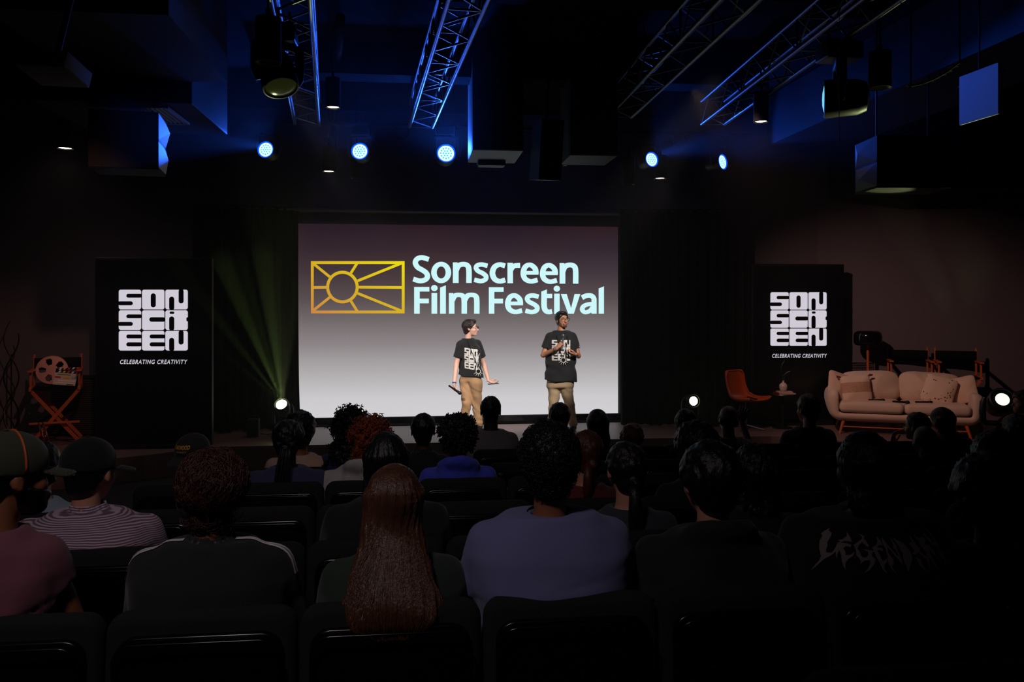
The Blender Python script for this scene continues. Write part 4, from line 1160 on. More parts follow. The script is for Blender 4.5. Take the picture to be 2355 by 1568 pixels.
def dot_mat():
    m = bpy.data.materials.new('dotted cushion'); m.use_nodes = True; nt = m.node_tree; b = nt.nodes['Principled BSDF']; b.inputs['Roughness'].default_value = .85
    tc = nt.nodes.new('ShaderNodeTexCoord'); vo = nt.nodes.new('ShaderNodeTexVoronoi'); vo.inputs['Scale'].default_value = 9; nt.links.new(tc.outputs['Generated'], vo.inputs['Vector'])
    lt = nt.nodes.new('ShaderNodeMath'); lt.operation = 'LESS_THAN'; lt.inputs[1].default_value = .26; nt.links.new(vo.outputs['Distance'], lt.inputs[0])
    nz = nt.nodes.new('ShaderNodeTexNoise'); nz.inputs['Scale'].default_value = 2.5; nt.links.new(tc.outputs['Generated'], nz.inputs['Vector'])
    g = nt.nodes.new('ShaderNodeMath'); g.operation = 'GREATER_THAN'; g.inputs[1].default_value = .48; nt.links.new(nz.outputs[0], g.inputs[0])
    ml = nt.nodes.new('ShaderNodeMath'); ml.operation = 'MULTIPLY'; nt.links.new(lt.outputs[0], ml.inputs[0]); nt.links.new(g.outputs[0], ml.inputs[1])
    m3 = nt.nodes.new('ShaderNodeMix'); m3.data_type = 'RGBA'; m3.inputs[6].default_value = lin(222, 194, 172); m3.inputs[7].default_value = lin(92, 34, 26)
    nt.links.new(ml.outputs[0], m3.inputs[0]); nt.links.new(m3.outputs[2], b.inputs['Base Color']); return m
throw('cream cushion scattered with dark red dots, tilted on the sofa', .44, .44, .15, T(.48, -.10, .63) @ RZ(-8) @ RX(-16) @ RY(16), 23, dot_mat())
throw('plain cream cushion slumped in the sofa corner by the dotted one', .48, .42, .16, T(.76, .0, .625) @ RZ(-26) @ RX(-20) @ RY(-16), 24)
handheld_mic('black microphone on the sofa seat beside the banded cushion', sM @ T(-.28, -.22, .478) @ RZ(8) @ RY(90))
handheld_mic('black microphone lying where the two sofa seat cushions meet', sM @ T(.02, -.36, .478) @ RZ(-16) @ RY(90))
handheld_mic('black microphone on the sofa seat before the dotted cushion', sM @ T(.32, -.28, .478) @ RZ(4) @ RY(90))

# floor lamp
p = W(1996, 693, 12.75); p.z = STAGE
t = thing('floor_lamp', 'floor lamp with wide dark rounded shade behind the sofa', 'lamp', p)
mb = MB(); mb.lathe([(.001, 0), (.15, 0), (.15, .02), (.03, .035), (.001, .035)], 28); mb.build('base', m_wood, t, smooth=40)
mb = MB(); mb.tube([(0, 0, .03), (0, 0, 1.30)], .021, 12); mb.build('pole', m_wood, t, smooth=40)
z0 = 1.20
mb = MB(); mb.lathe([(.001, z0), (.16, z0), (.19, z0 + .015), (.205, z0 + .05), (.205, z0 + .15), (.19, z0 + .20), (.15, z0 + .225), (.001, z0 + .23)], 40); mb.build('lamp_shade', mat('smoked glass shade', (12, 12, 13), .12), t, smooth=60)
# ------------------------------------------------------------------ people: shared pieces
def skin(name, c): return mat('skin ' + name, c, .55, bump=(80, .08, .002), var=.05, var_scale=14)
m_eye = mat('eye white', (225, 222, 218), .2); m_iris = mat('dark iris', (24, 16, 12), .15)
m_lip = {}
def cloth(name, c, **k):
    k.setdefault('bump', (260, .25, .002)); return mat('cloth ' + name, c, .92, var=.06, var_scale=5, sheen=.12, **k)
def hairm(name, c, rough=.42, wave=True):
    return mat('hair ' + name, c, rough, bump=(55, .55, .006), var=.45, var_scale=26, stretch=(3.2, 3.2, .35))

def rot_np(yaw=0, pitch=0, roll=0):
    """matrix whose columns are head axes; face along +y, yaw>0 turns to -x (left), pitch>0 looks up"""
    return (Matrix.Rotation(R_(yaw), 3, 'Z') @ Matrix.Rotation(R_(pitch), 3, 'X') @ Matrix.Rotation(R_(roll), 3, 'Y'))

def head_sdf(Q, jaw=1.0, ears=True):
    """Q in head space (face +y)"""
    d = ell(Q, (0, -.012, .030), (.0755, .096, .086))
    d = smin(d, ell(Q, (0, .034, -.040), (.058 * jaw, .060, .074)), .03)
    d = smin(d, ell(Q, (0, .070, -.098), (.024 * jaw, .022, .018)), .025)
    d = smin(d, ell(Q, (0, .078, .024), (.050, .016, .012)), .018)
    for s in (-1, 1):
        d = smin(d, ell(Q, (s * .038, .058, -.030), (.026, .026, .024)), .02)
        d = smax(d, -ell(Q, (s * .031, .103, .000), (.017, .017, .011)), .012)
    d = smin(d, cone(Q, (0, .092, .004), (0, .116, -.030), .0075, .0125), .010)
    for s in (-1, 1): d = smin(d, ell(Q, (s * .012, .104, -.036), (.009, .010, .008)), .006)
    d = smin(d, ell(Q, (0, .091, -.062), (.023, .012, .0055)), .004)
    d = smin(d, ell(Q, (0, .089, -.073), (.020, .012, .0065)), .005)
    if ears:
        for s in (-1, 1):
            e = ell(Q, (s * .080, -.008, -.008), (.011, .020, .032))
            e = smax(e, -ell(Q, (s * .092, -.002, -.004), (.008, .010, .018)), .006)
            d = smin(d, e, .008)
    return d

HANDC = {}
def hand_mesh(curl, side, spread=0.0, thumb=0.0):
    """hand hanging from the wrist at the origin along -z, palm toward +y, thumb on +x*side"""
    key = (curl, side, spread, thumb)
    if key in HANDC: return HANDC[key]
    segs = []
    for i, (x, L, r) in enumerate(((.030, .070, .0088), (.0105, .078, .0092), (-.010, .072, .0088), (-.029, .057, .0078))):
        b = np.array((x, 0, -.088)); a = R_(8 + i * 2); pts = [b]
        for j, f in enumerate((.45, .31, .24)):
            a += R_(curl * (62, 88, 62)[j]) if curl > 0 else 0
            sx = math.sin(R_(spread * (x / .03) * 9))
            pts.append(pts[-1] + L * f * np.array((sx, math.sin(a), -math.cos(a))))
        segs.append((pts, r))
    tp = [np.array((.026, .004, -.022)), np.array((.050, .012 + .008 * thumb, -.050)), np.array((.056 - .022 * thumb, .022 + .020 * thumb, -.078)), np.array((.052 - .034 * thumb, .030 + .024 * thumb, -.100))]
    def fn(P):
        d = ell(P, (0, 0, -.050), (.040, .0155, .050))
        d = smin(d, cone(P, (0, 0, .01), (0, 0, -.03), .024, .026, .8), .015)
        d = smin(d, ell(P, (.022, .008, -.035), (.016, .013, .026)), .012)
        for pts, r in segs:
            f = None
            for k in range(3):
                c = cone(P, pts[k], pts[k + 1], r * (1 - .08 * k), r * (.92 - .10 * k))
                f = c if f is None else np.minimum(f, c)
            d = smin(d, f, .004)
        f = None
        for k in range(3):
            c = cone(P, tp[k], tp[k + 1], (.0125, .0105, .0095)[k], (.0105, .0095, .0080)[k]); f = c if f is None else np.minimum(f, c)
        return smin(d, f, .006)
    V, Fq = nets(fn, (-.055, -.04, -.185), (.08, .11, .03), .0042)
    V = relax(V, Fq, 1)
    if side < 0: V = V * np.array((-1, 1, 1)); Fq = Fq[:, ::-1]
    HANDC[key] = (V, Fq); return HANDC[key]
def place_hand(wrist, fdir, palm, curl=.35, side=1, scale=1.0, spread=0.0, thumb=0.0):
    """fdir: direction of the fingers, palm: palm normal"""
    f = Vector(fdir).normalized(); p = Vector(palm); p = (p - f * p.dot(f)).normalized(); x = p.cross(-f) * 1.0
    M = np.array((x, p, -f)).T * scale
    V, Fq = hand_mesh(curl, side, spread, thumb)
    return V @ M.T + np.array(wrist), Fq

def xform(V, R, c): return np.asarray(V) @ np.array(R).T + np.array(c)

def hair_sdf(Q, kind, seed=0, size=1.0):
    """hair volumes in head space"""
    cut = .80 * Q[..., 1] - .60 * Q[..., 2]
    sk = ell(Q, (0, -.014, .032), (.0765, .098, .088))
    if kind in ('short', 'neat', 'ponytail', 'braids'):
        th = {'short': .012, 'neat': .016, 'ponytail': .010, 'braids': .012}[kind] * size
        d = sk - th - .0035 * wob(Q, 70, seed) - .004 * wob(Q, 28, seed + 1) - .0022 * np.sin(Q[..., 0] * 240 + 4 * wob(Q, 20, seed + 2))
        cut = cut + .006 * wob(Q, 60, seed + 5)
        if kind == 'neat': d = smin(d, ell(Q, (.018, .048, .102), (.048, .046, .022)) - .003 * wob(Q, 70, seed), .015)
        d = smin(d, ell(Q, (0, -.055, -.045), (.056 + th * .4, .046 + th * .4, .055)), .02)
        d = smax(d, cut - (.018 if kind != 'neat' else .022), .006)
        if kind == 'ponytail' or kind == 'braids':
            d = smin(d, ell(Q, (0, -.115, -.035), (.026, .028, .024)), .02)
        return d
    if kind == 'wavy':
        d = sk - .024 * size - .010 * wob(Q, 34, seed) - .004 * wob(Q, 90, seed + 3)
        d = smin(d, ell(Q, (0, -.050, -.060), (.070, .056, .062)) - .006 * wob(Q, 50, seed + 2), .025)
        return smax(d, cut - .030, .01)
    if kind == 'afro':
        d = ell(Q, (0, -.02, .045), (.108 * size, .118 * size, .108 * size)) - .007 * wob(Q, 60, seed) - .006 * wob(Q, 130, seed + 3)
        d = smin(d, ell(Q, (0, -.055, -.035), (.085 * size, .06 * size, .06)) - .006 * wob(Q, 80, seed), .03)
        return smax(d, .9 * Q[..., 1] - .25 * Q[..., 2] - .055, .01)
    if kind == 'buzz':
        d = sk - .004 - .0006 * wob(Q, 200, seed)
        d = smin(d, ell(Q, (0, -.055, -.040), (.054, .044, .050)), .02)
        return smax(d, cut - .012, .004)
    if kind == 'fringe':
        d = ell(Q, (0, -.055, -.015), (.088, .062, .050)) - .004 * wob(Q, 60, seed)
        d = np.minimum(d, 9)
        d = smax(d, cut - .012, .004); d = smax(d, Q[..., 2] - .015, .01)
        return smax(d, -(ell(Q, (0, -.014, .032), (.074, .095, .086))), .001)
    return sk
def long_hair_sdf(P, hc, Rm, z_end, w_end, seed=0, wave=.004, back=.0, curly=0.0, wtop=.088, depth=.062):
    """falls from the head centre hc down to z_end in body space"""
    Q = (P - np.array(hc, np.float32)) @ np.array(Rm, np.float32)
    cap = ell(Q, (0, -.012, .030), (.086 + curly * .012, .108 + curly * .012, .097 + curly * .01))
    x, y, z = P[..., 0] - hc[0], P[..., 1] - hc[1], P[..., 2]
    t = np.clip((hc[2] - z) / max(hc[2] - z_end, .01), 0, 1)
    hw = wtop * .93 + (w_end - wtop * .93) * t ** 1.15; rb = .35; hw = hw * np.sqrt(np.clip(1 - np.clip((t - (1 - rb)) / rb, 0, .97) ** 2.2, .04, 1))
    yc = -.030 - back * t ** 1.3 - .035 * np.clip(t * 1.6, 0, 1); dp = depth * (1.08 - .35 * t)
    r = ((np.abs(x) / hw) ** 2.6 + (np.abs(y - yc) / dp) ** 2.2) ** (1 / 2.4)
    fall = np.maximum((r - 1) * dp * .8, np.maximum(z_end - z, z - hc[2] - .03))
    d = smin(cap, fall, .045)
    ang = np.arctan2(x, -(y - yc) + .02)
    d = d - wave * np.sin(ang * 26 + 2.2 * np.sin(z * 14 + seed) + 3 * wob(P, 6, seed)) * .55 - wave * .8 * wob(P, 22, seed + 4)
    if curly: d = d - curly * (.010 * wob(P, 48, seed) + .008 * wob(P, 105, seed + 1))
    face = smax(.8 * Q[..., 1] - .6 * Q[..., 2] - .024, -1 + 0 * x, .001)
    return smax(d, face, .01)

def curls(Vs, n, seed, L=.045, r=.0035, amp=.010, out=.012, center=(0, 0, 0), down=.3, turns=2.0, segs=7):
    """little coils standing on a surface given by points"""
    rr = np.random.RandomState(seed); mb = MB(); Vs = np.asarray(Vs); c0 = Vector(center)
    for i in rr.randint(0, len(Vs), n):
        p = Vector(Vs[i]); nrm = (p - c0).normalized(); dn = (nrm * .55 + Vector((rr.randn() * .3, rr.randn() * .3, -down + rr.randn() * .25))).normalized()
        a = dn.orthogonal().normalized(); b = dn.cross(a); ph = rr.rand() * 6.28; LL = L * (.6 + .7 * rr.rand())
        pts = [p + dn * (LL * k / segs) + (a * math.cos(ph + turns * 6.28 * k / segs) + b * math.sin(ph + turns * 6.28 * k / segs)) * amp * min(1, k / 2) for k in range(segs + 1)]
        mb.tube(pts, [r] * segs + [r * .4], 4)
    return np.array([tuple(v) for v in mb.v]), mb.f
def locks(Vs, n, seed, L, r, center, lift=.05, wave=.15, down=.8, segs=6, back=.25, rnd=1.0):
    """strands lying along a rounded head of hair"""
    rr = np.random.RandomState(seed); mb = MB(); Vs = np.asarray(Vs); c0 = Vector(center)
    for i in rr.randint(0, len(Vs), n):
        p = Vector(Vs[i]); v = p - c0; R0 = v.length; d = Vector((rr.randn() * .5 * rnd, rr.randn() * .4 * rnd - back, -down + rr.randn() * .35 * rnd)); nn = v.normalized()
        d = (d - nn * d.dot(nn)).normalized(); sd = nn.cross(d); ph = rr.rand() * 6.28; LL = L * (.6 + .8 * rr.rand()); pts = []
        for k in range(segs + 1):
            s = k / segs; q = v + d * LL * s + sd * LL * wave * math.sin(ph + s * 5)
            pts.append(c0 + q.normalized() * (R0 * (1 + lift * math.sin(math.pi * min(1, s * 1.15)) ) + (0.0 if k else -.002)))
        mb.tube(pts, [r] * segs + [r * .35], 4)
    return np.array([tuple(v) for v in mb.v]), mb.f
def drape(ho, axis_xy, z_top, z_end, n, seed, r, wave=.012, off=.0015, segs=13, back_shift=0.0):
    """strands that follow a hair surface from the crown to the ends"""
    tree = BVHTree.FromPolygons([v.co for v in ho.data.vertices], [tuple(p.vertices) for p in ho.data.polygons])
    rr = np.random.RandomState(seed); paths = []
    for i in range(n):
        a = rr.uniform(-1.35, 1.35); zl = z_end + rr.rand() * .05; P = []; ph = rr.rand() * 6.28; am = wave * rr.rand()
        for k in range(segs + 1):
            s = k / segs; z = z_top - .006 + (zl - z_top) * s; aa = a + am / .1 * math.sin(ph + s * 9) * s
            o = Vector((axis_xy[0] + .5 * math.sin(aa), axis_xy[1] - back_shift * s - .5 * math.cos(aa), z)); dr = Vector((-math.sin(aa), math.cos(aa), 0))
            h = tree.ray_cast(o, dr, .62)
            if h[0] is None: continue
            P.append(h[0] - dr * (off + rr.rand() * .0015))
        if len(P) > 5: paths.append(P)
    return strands(paths, r, 4)
def strands(paths, r, n=4):
    mb = MB()
    for P in paths: mb.tube(P, [r] * (len(P) - 1) + [r * .3], n)
    return np.array([tuple(v) for v in mb.v]), mb.f

def eyes(parent, hc, Rm, open_=True):
    for s in (-1, 1):
        c = Vector(hc) + Matrix(Rm) @ Vector((s * .031, .079, .0)); f = Matrix(Rm) @ Vector((0, 1, 0))
        mb = MB(); Q = f.to_track_quat('Z', 'Y').to_matrix().to_4x4()
        mb.lathe([(.0115 * math.sin(a), -.0115 * math.cos(a)) for a in [math.pi * i / 10 for i in range(11)]], 16, T(*c) @ Q); e = mb.build('eye', m_eye, parent, smooth=True)
        mb = MB(); mb.lathe([(.006, .0102), (.003, .0116), (.0005, .012)], 14, T(*c) @ Q, cap=False); mb.build('iris', m_iris, e, smooth=True)
def glasses(parent, hc, Rm, m):
    M = Matrix.Translation(hc) @ Matrix(Rm).to_4x4()
    mb = MB()
    for s in (-1, 1):
        P = [M @ Vector((x + s * .034, .112, z + .002)) for x, z in rrect(.052, .038, .014, 4)]
        mb.tube(P + [P[0], P[1]], .0028, 6, cap=False)
        mb.tube([M @ Vector((s * .060, .110, .008)), M @ Vector((s * .080, .05, .008)), M @ Vector((s * .083, -.01, .004)), M @ Vector((s * .082, -.03, -.012))], .0024, 6)
    mb.tube([M @ Vector((-.009, .113, .006)), M @ Vector((0, .118, .009)), M @ Vector((.009, .113, .006))], .0024, 6)
    fr = mb.build('glasses', m, parent, smooth=True)
    return fr
def lips(parent, hc, Rm, m, opened=0.0):
    def fn(P):
        Q = (P - np.array(hc, np.float32)) @ np.array(Rm, np.float32)
        d = ell(Q, (0, .0945, -.0615), (.0215, .011, .0050)); d = np.minimum(d, ell(Q, (0, .0925, -.0730 - opened), (.0185, .011, .0058)))
        return d
    c = np.array(hc); V, Fq = nets(fn, c - .15, c + .15, .0042) if False else nets(fn, c + np.array(Matrix(Rm) @ Vector((0, .09, -.07))) - .036, c + np.array(Matrix(Rm) @ Vector((0, .09, -.07))) + .036, .003)
    link('lips', np_mesh('lips', [(V, Fq)]), m, parent)
def brows(parent, hc, Rm, m):
    M = Matrix.Translation(hc) @ Matrix(Rm).to_4x4(); 
    for s in (-1, 1):
        mb = MB(); mb.tube([M @ Vector((s * x, y, z)) for x, y, z in ((.012, .096, .024), (.03, .093, .030), (.048, .080, .026))], [.004, .0045, .002], 6, flat=.8); mb.build('eyebrow', m, parent, smooth=True)

def project(mb, polys, obj_me, origin_fn, direction, off=.003, maxe=.02):
    """drop 2d polygons onto a mesh surface"""
    bm = bmesh.new(); bm.from_mesh(obj_me); tree = BVHTree.FromBMesh(bm); bm.free()
    b2 = bmesh.new()
    for P in polys:
        vs = [b2.verts.new((x, y, 0)) for x, y in P]
        try: b2.faces.new(vs)
        except Exception: pass
    bmesh.ops.triangulate(b2, faces=b2.faces[:])
    for _ in range(4):
        le = [e for e in b2.edges if e.calc_length() > maxe]
        if not le: break
        bmesh.ops.subdivide_edges(b2, edges=le, cuts=1); bmesh.ops.triangulate(b2, faces=b2.faces[:])
    b2.verts.index_update(); V = []; ok = []
    dv = Vector(direction).normalized()
    for v in b2.verts:
        o = origin_fn(v.co.x, v.co.y); h = tree.ray_cast(o, dv)
        ok.append(h[0] is not None); V.append((h[0] - dv * off) if h[0] is not None else o)
    Fc = [tuple(v.index for v in f.verts) for f in b2.faces if all(ok[v.index] for v in f.verts)]
    # drop faces stretched over an edge
    Fc = [f for f in Fc if max((V[f[i]] - V[f[(i + 1) % 3]]).length for i in range(3)) < maxe * 3.5]
    b2.free(); mb.add(V, Fc)

def shoe(parent, p, ang, m):
    """ang: direction of the toe around z"""
    M = T(*p) @ RZ(ang)
    def fn(P):
        d = ell(P, (0, .05, .03), (.042, .12, .038)); d = smin(d, ell(P, (0, -.03, .05), (.036, .06, .05)), .03)
        return smax(d, -P[..., 2], .006)
    V, Fq = nets(fn, (-.07, -.12, -.01), (.07, .2, .13), .011); V = relax(V, Fq, 1)
    V = (np.c_[V, np.ones(len(V))] @ np.array(M).T)[:, :3]
    link('shoe', np_mesh('shoe', [(V, Fq)]), m, parent)

# ------------------------------------------------------------------ presenter builder (local: x right, y away, z up; faces -y)
def presenter(root_px, d, J, yaw_body, head_rot, skinm, hair_kind, hairmat, shirt_m, pants_m, label, neckw=.052, belly=1.0, sleeve=.62, jaw=1.0):
    p = W(root_px, 693, d); p.z = STAGE
    t = thing('person', label, 'person', p, -PHI)
    v = lambda k: np.array(J[k], np.float32)
    hc = J['head']; Rm = rot_np(*head_rot)
    # head space faces +y; local persons face -y so yaw includes 180
    sh_l, sh_r = v('shL'), v('shR'); mid = (sh_l + sh_r) / 2; hip = v('hip')
    axis = (sh_r - sh_l); axis = axis / np.linalg.norm(axis)
    yb = R_(yaw_body); cb, sb = math.cos(yb), math.sin(yb)
    def tor(P, g=0.0, zlo=None, zhi=None, k=1.0):
        """torso in body-yawed coordinates"""
        z = P[..., 2]
        tt = np.clip((z - hip[2]) / (mid[2] - hip[2]), -.3, 1.2)
        cx = hip[0] + (mid[0] - hip[0]) * tt; cy = hip[1] + (mid[1] - hip[1]) * tt
        x = (P[..., 0] - cx) * cb + (P[..., 1] - cy) * sb; y = -(P[..., 0] - cx) * sb + (P[..., 1] - cy) * cb
        S = J.get('w', .19)
        a = np.interp(tt, (-.3, 0, .35, .7, .9, 1.05, 1.2), np.array((.90, .89, .87, .93, .90, .52, .26)) * S) * k
        b = np.interp(tt, (-.3, 0, .35, .7, .9, 1.05, 1.2), np.array((.60, .60, .58 * belly, .62, .55, .42, .28)) * S) * k
        r = ((np.abs(x) / a) ** 2.3 + (np.abs(y) / b) ** 2.3) ** (1 / 2.3)
        return (r - 1) * np.minimum(a, b) * .9 - g, x, y, z
    nb = np.array(J['neck'], np.float32)
    def body(P):
        dd, x, y, z = tor(P, -.012)
        d_ = np.maximum(dd, np.maximum(hip[2] - .05 - z, z - mid[2] - .02))
        Q = (P - np.array(hc, np.float32)) @ np.array(Rm, np.float32)
        h = head_sdf(Q, jaw)
        nk = cone(P, nb, np.array(hc) + np.array(Rm @ Vector((0, -.025, -.07))), neckw, neckw * .95)
        d_ = smin(d_, nk, .04); d_ = smin(d_, h, .018)
        for s in 'LR':
            S_, E, Wr = v('sh' + s), v('el' + s), v('wr' + s)
            d_ = smin(d_, cone(P, S_, E, .042, .036), .02); d_ = smin(d_, cone(P, E, Wr, .037, .0245), .012)
        return d_
    pts = np.array([J[k] for k in J if k not in ('w',) and isinstance(J[k], tuple) and len(J[k]) == 3 and not k.startswith('f') and not k.startswith('p')])
    up = pts[pts[:, 2] > hip[2] - .2]
    lo = up.min(0) - .14; hi = up.max(0) + .14; lo[2] = min(lo[2], hip[2] - .08); hi[2] = hc[2] + .14
    extra = []
    for s in 'LR':
        curl, side, spread, thumb = J['h' + s + 'p']
        extra.append(place_hand(J['wr' + s], J['fd' + s], J['pd' + s], curl, side, 1.0, spread, thumb))
    sculpt('body', body, lo, hi, .0085, skinm, t, it=1, extra=extra)
    # trousers
    kL, kR, aL, aR = v('knL'), v('knR'), v('anL'), v('anR')
    hl = hip + np.array((-.085 * cb, -.085 * sb, -.06), np.float32); hr_ = hip + np.array((.085 * cb, .085 * sb, -.06), np.float32)
    def pants(P):
        dd, x, y, z = tor(P, -.004)
        d_ = smax(dd, np.maximum(hip[2] - .05 - z, z - hip[2] - .10), .03)
        for h_, k_, a_, sd in ((hl, kL, aL, 3), (hr_, kR, aR, 5)):
            g = cone(P, h_, k_, .098, .070); g = smin(g, cone(P, k_, a_ + np.array((0, 0, .03)), .070, .062), .02)
            fold = .005 * np.sin(P[..., 2] * 46 + 5 * P[..., 0] * 9 + 3 * wob(P, 7, sd)) * np.clip(1 - np.abs(P[..., 2] - k_[2]) * 2.2, .25, 1) + .004 * wob(P, 16, sd) + .006 * np.sin(P[..., 2] * 85 + sd) * np.clip(1 - (P[..., 2] - .05) * 6, 0, 1)
            d_ = smin(d_, g - fold, .05 if h_ is hl else .022)
        return smax(d_, .035 - P[..., 2], .004)
    sculpt('trousers', pants, (min(aL[0], kL[0], hip[0] - .2) - .12, hip[1] - .32, .0), (max(aR[0], kR[0], hip[0] + .2) + .12, hip[1] + .3, hip[2] + .12), .0105, pants_m, t, it=1)
    # shirt
    hem = J.get('hem', hip[2])
    def shirt(P):
        dd, x, y, z = tor(P, .010)
        flare = .012 * np.clip((hip[2] + .25 - z) / .25, 0, 1)
        d_ = dd - flare
        tt = np.clip((mid[2] - z) / .4, 0, 1)
        for s in 'LR':
            S_, E = v('sh' + s), v('el' + s); Z_ = S_ + (E - S_) * sleeve
            sl = cone(P, S_ + np.array((0, 0, -.004)), Z_, .062, .066); dr_ = (E - S_) / np.linalg.norm(E - S_)
            sl = smax(sl, (P - Z_) @ dr_, .005)
            d_ = smin(d_, sl, .03)
        for q_ in (sh_l, sh_r): d_ = smin(d_, cone(P, q_ * .8 + nb * .2 + np.array((0, 0, -.004)), nb - np.array((0, 0, .022)), .050, .058), .06)
        d_ = d_ - .0045 * wob(P, 11, 8) - .0035 * np.sin((P[..., 2] * 30 + P[..., 0] * 18) + 3 * wob(P, 4, 2)) * np.clip((mid[2] - .12 - z) * 5, 0, 1)
        wav = .010 * np.sin(P[..., 0] * 16)
        d_ = smax(d_, hem + wav + J.get('hemtilt', 0) * P[..., 0] - z, .004)
        # neck opening
        d_ = smax(d_, -cone(P, nb + np.array((0, 0, -.015), np.float32), nb + np.array((0, 0, .2), np.float32), neckw + .014, neckw + .03), .004)
        return smax(d_, z - nb[2] - .012, .006)
    so = sculpt('shirt', shirt, lo + np.array((-.02, -.02, .0)), (hi[0] + .02, hi[1] + .02, nb[2] + .05), .0095, shirt_m, t, it=1)
    # hair
    def hair(P): return hair_sdf((P - np.array(hc, np.float32)) @ np.array(Rm, np.float32), hair_kind, 4)
    c = np.array(hc); sculpt('hair', hair, c - .15, c + .16, .0065, hairmat, t, it=0)
    eyes(t, hc, Rm)
    for s, an in (('L', aL), ('R', aR)): shoe(t, (an[0], an[1] - .02, 0), 180 + J.get('toe' + s, 0), m_blackp)
    return t, so, Rm, (lambda P: (tor(P)))

skA = skin('fair', (236, 184, 164)); skB = skin('tan', (204, 142, 108))
khaki = cloth('khaki', (176, 138, 100)); khaki2 = cloth('stone', (186, 162, 128)); tee = cloth('black tee', (24, 25, 27)); tee2 = cloth('black tee b', (27, 28, 30))
m_print = mat('white shirt print', (228, 226, 222), .8)
k = .00632
XA = lambda px: (px - 1083) * k
ZA = lambda py: (988 - py) * k
JA = dict(head=(XA(1082), .0, ZA(752)), neck=(XA(1076), .01, ZA(777)), shL=(XA(1059), -.06, ZA(791)), shR=(XA(1098), .09, ZA(790)), hip=(XA(1083), .01, ZA(868)),
          elL=(XA(1050), -.07, ZA(836)), wrL=(XA(1046), -.15, ZA(879)), elR=(XA(1113), .10, ZA(840)), wrR=(XA(1124), -.04, ZA(873)),
          fdL=(.05, -.35, -.8), pdL=(.9, -.1, .2), hLp=(.62, 1, 0, .8), fdR=(.9, -.25, -.30), pdR=(.1, -.2, 1), hRp=(.25, -1, 0, .6),
          knL=(XA(1074), -.04, ZA(925)), knR=(XA(1096), .03, ZA(925)), anL=(XA(1066), .0, .06), anR=(XA(1100), .06, .06), w=.176, hem=ZA(863), hemtilt=-.14, toeL=-10, toeR=-35)
pA, shA, RA, tA = presenter(1083, 12.05, JA, -30, (180 + 82, 2, 0), skA, 'neat', hairm('dark brown', (46, 34, 32)), tee, khaki,
    'person in black tee and khakis, short dark hair, turned toward the other presenter', neckw=.048)
XB = lambda px: (px - 1290) * .0063
ZB = lambda py: (988 - py) * .0063
JB = dict(head=(XB(1293), .0, ZB(732)), neck=(XB(1291), .01, ZB(758)), shL=(XB(1263), .0, ZB(772)), shR=(XB(1318), .03, ZB(772)), hip=(XB(1289), .03, ZB(880)),
          elL=(XB(1249), -.04, ZB(813)), wrL=(XB(1279), -.24, ZB(795)), elR=(XB(1330), -.02, ZB(815)), wrR=(XB(1321), -.21, ZB(809)),
          fdL=(.62, -.12, .75), pdL=(.7, .6, -.3), hLp=(.80, 1, 0, .9), fdR=(-.85, -.25, .12), pdR=(-.1, .3, .9), hRp=(.5, -1, 0, .7),
          knL=(XB(1273), .0, ZB(928)), knR=(XB(1310), .01, ZB(928)), anL=(XB(1268), .03, .06), anR=(XB(1319), .05, .06), w=.232, hem=ZB(873), hemtilt=-.06, toeL=12, toeR=-22)
pB, shB, RB, tB = presenter(1290, 12.0, JB, -8, (180 + 24, 3, 3), skB, 'neat', hairm('black grey', (24, 21, 21)), tee2, khaki2,
    'person with glasses and goatee in black tee, speaking into a microphone', neckw=.056, belly=1.05, jaw=1.08)
m_gl = mat('black frames', (8, 8, 9), .25)
for t_, J_, R__, mlip, mb_ in ((pA, JA, RA, mat('lips a', (196, 110, 104), .4), MATS['hair dark brown']), (pB, JB, RB, mat('lips b', (150, 84, 74), .4), MATS['hair black grey'])):
    glasses(t_, J_['head'], R__, m_gl); lips(t_, J_['head'], R__, mlip, .004 if t_ is pB else 0); brows(t_, J_['head'], R__, mb_)
# goatee and stubble
hcB = np.array(JB['head'], np.float32); RBn = np.array(RB, np.float32)
def goat(P):
    Q = (P - hcB) @ RBn
    d = head_sdf(Q, 1.08, False) - .002
    m1 = ell(Q, (0, .09, -.100), (.030, .035, .017)); m2 = ell(Q, (0, .11, -.051), (.030, .022, .0045)); m3 = np.minimum(ell(Q, (.028, .1, -.075), (.0055, .03, .03)), ell(Q, (-.028, .1, -.075), (.0055, .03, .03)))
    return smax(d, np.minimum(np.minimum(m1, m2), m3), .001)
cB = hcB + np.array(RB @ Vector((0, .085, -.08))); V, Fq = nets(goat, cB - .06, cB + .06, .0032)
link('goatee', np_mesh('goatee', [(V, Fq)]), mat('beard stubble', (74, 56, 48), .8), pB)

# shirt prints: block letters and a sun with rays
def front_print(t_, so, cx, cz, w_, h_, yawd, tilt=0, letters='a'):
    dv = Vector((math.sin(R_(yawd)) * -1, math.cos(R_(yawd)), 0)) # toward +y rotated
    rt = Vector((math.cos(R_(yawd)), math.sin(R_(yawd)), 0))
    c = Vector((cx, 0, cz))
    of = lambda x, y: c + rt * x + Vector((0, 0, y + tilt * x)) - dv * .6
    til, slo = logo_polys(-w_ / 2, h_ / 2, w_ / 2, -h_ / 2)
    mb = MB(); project(mb, til, so.data, of, dv, .003); pr_ = mb.build('shirt_print', m_print, t_, smooth=True); pr_['label'] = 'white block-letter print'
    mb = MB(); project(mb, slo, so.data, of, dv, .0052); mb.build('print_slots', so.data.materials[0], pr_)
front_print(pA, shA, XA(1094), ZA(822), .21, .30, -26, -.12)
front_print(pB, shB, XB(1291), ZB(801), .27, .30, -6)
mb = MB(); d0_ = Vector((.0, 1, 0)); c = Vector((XB(1334), 0, ZB(791)))
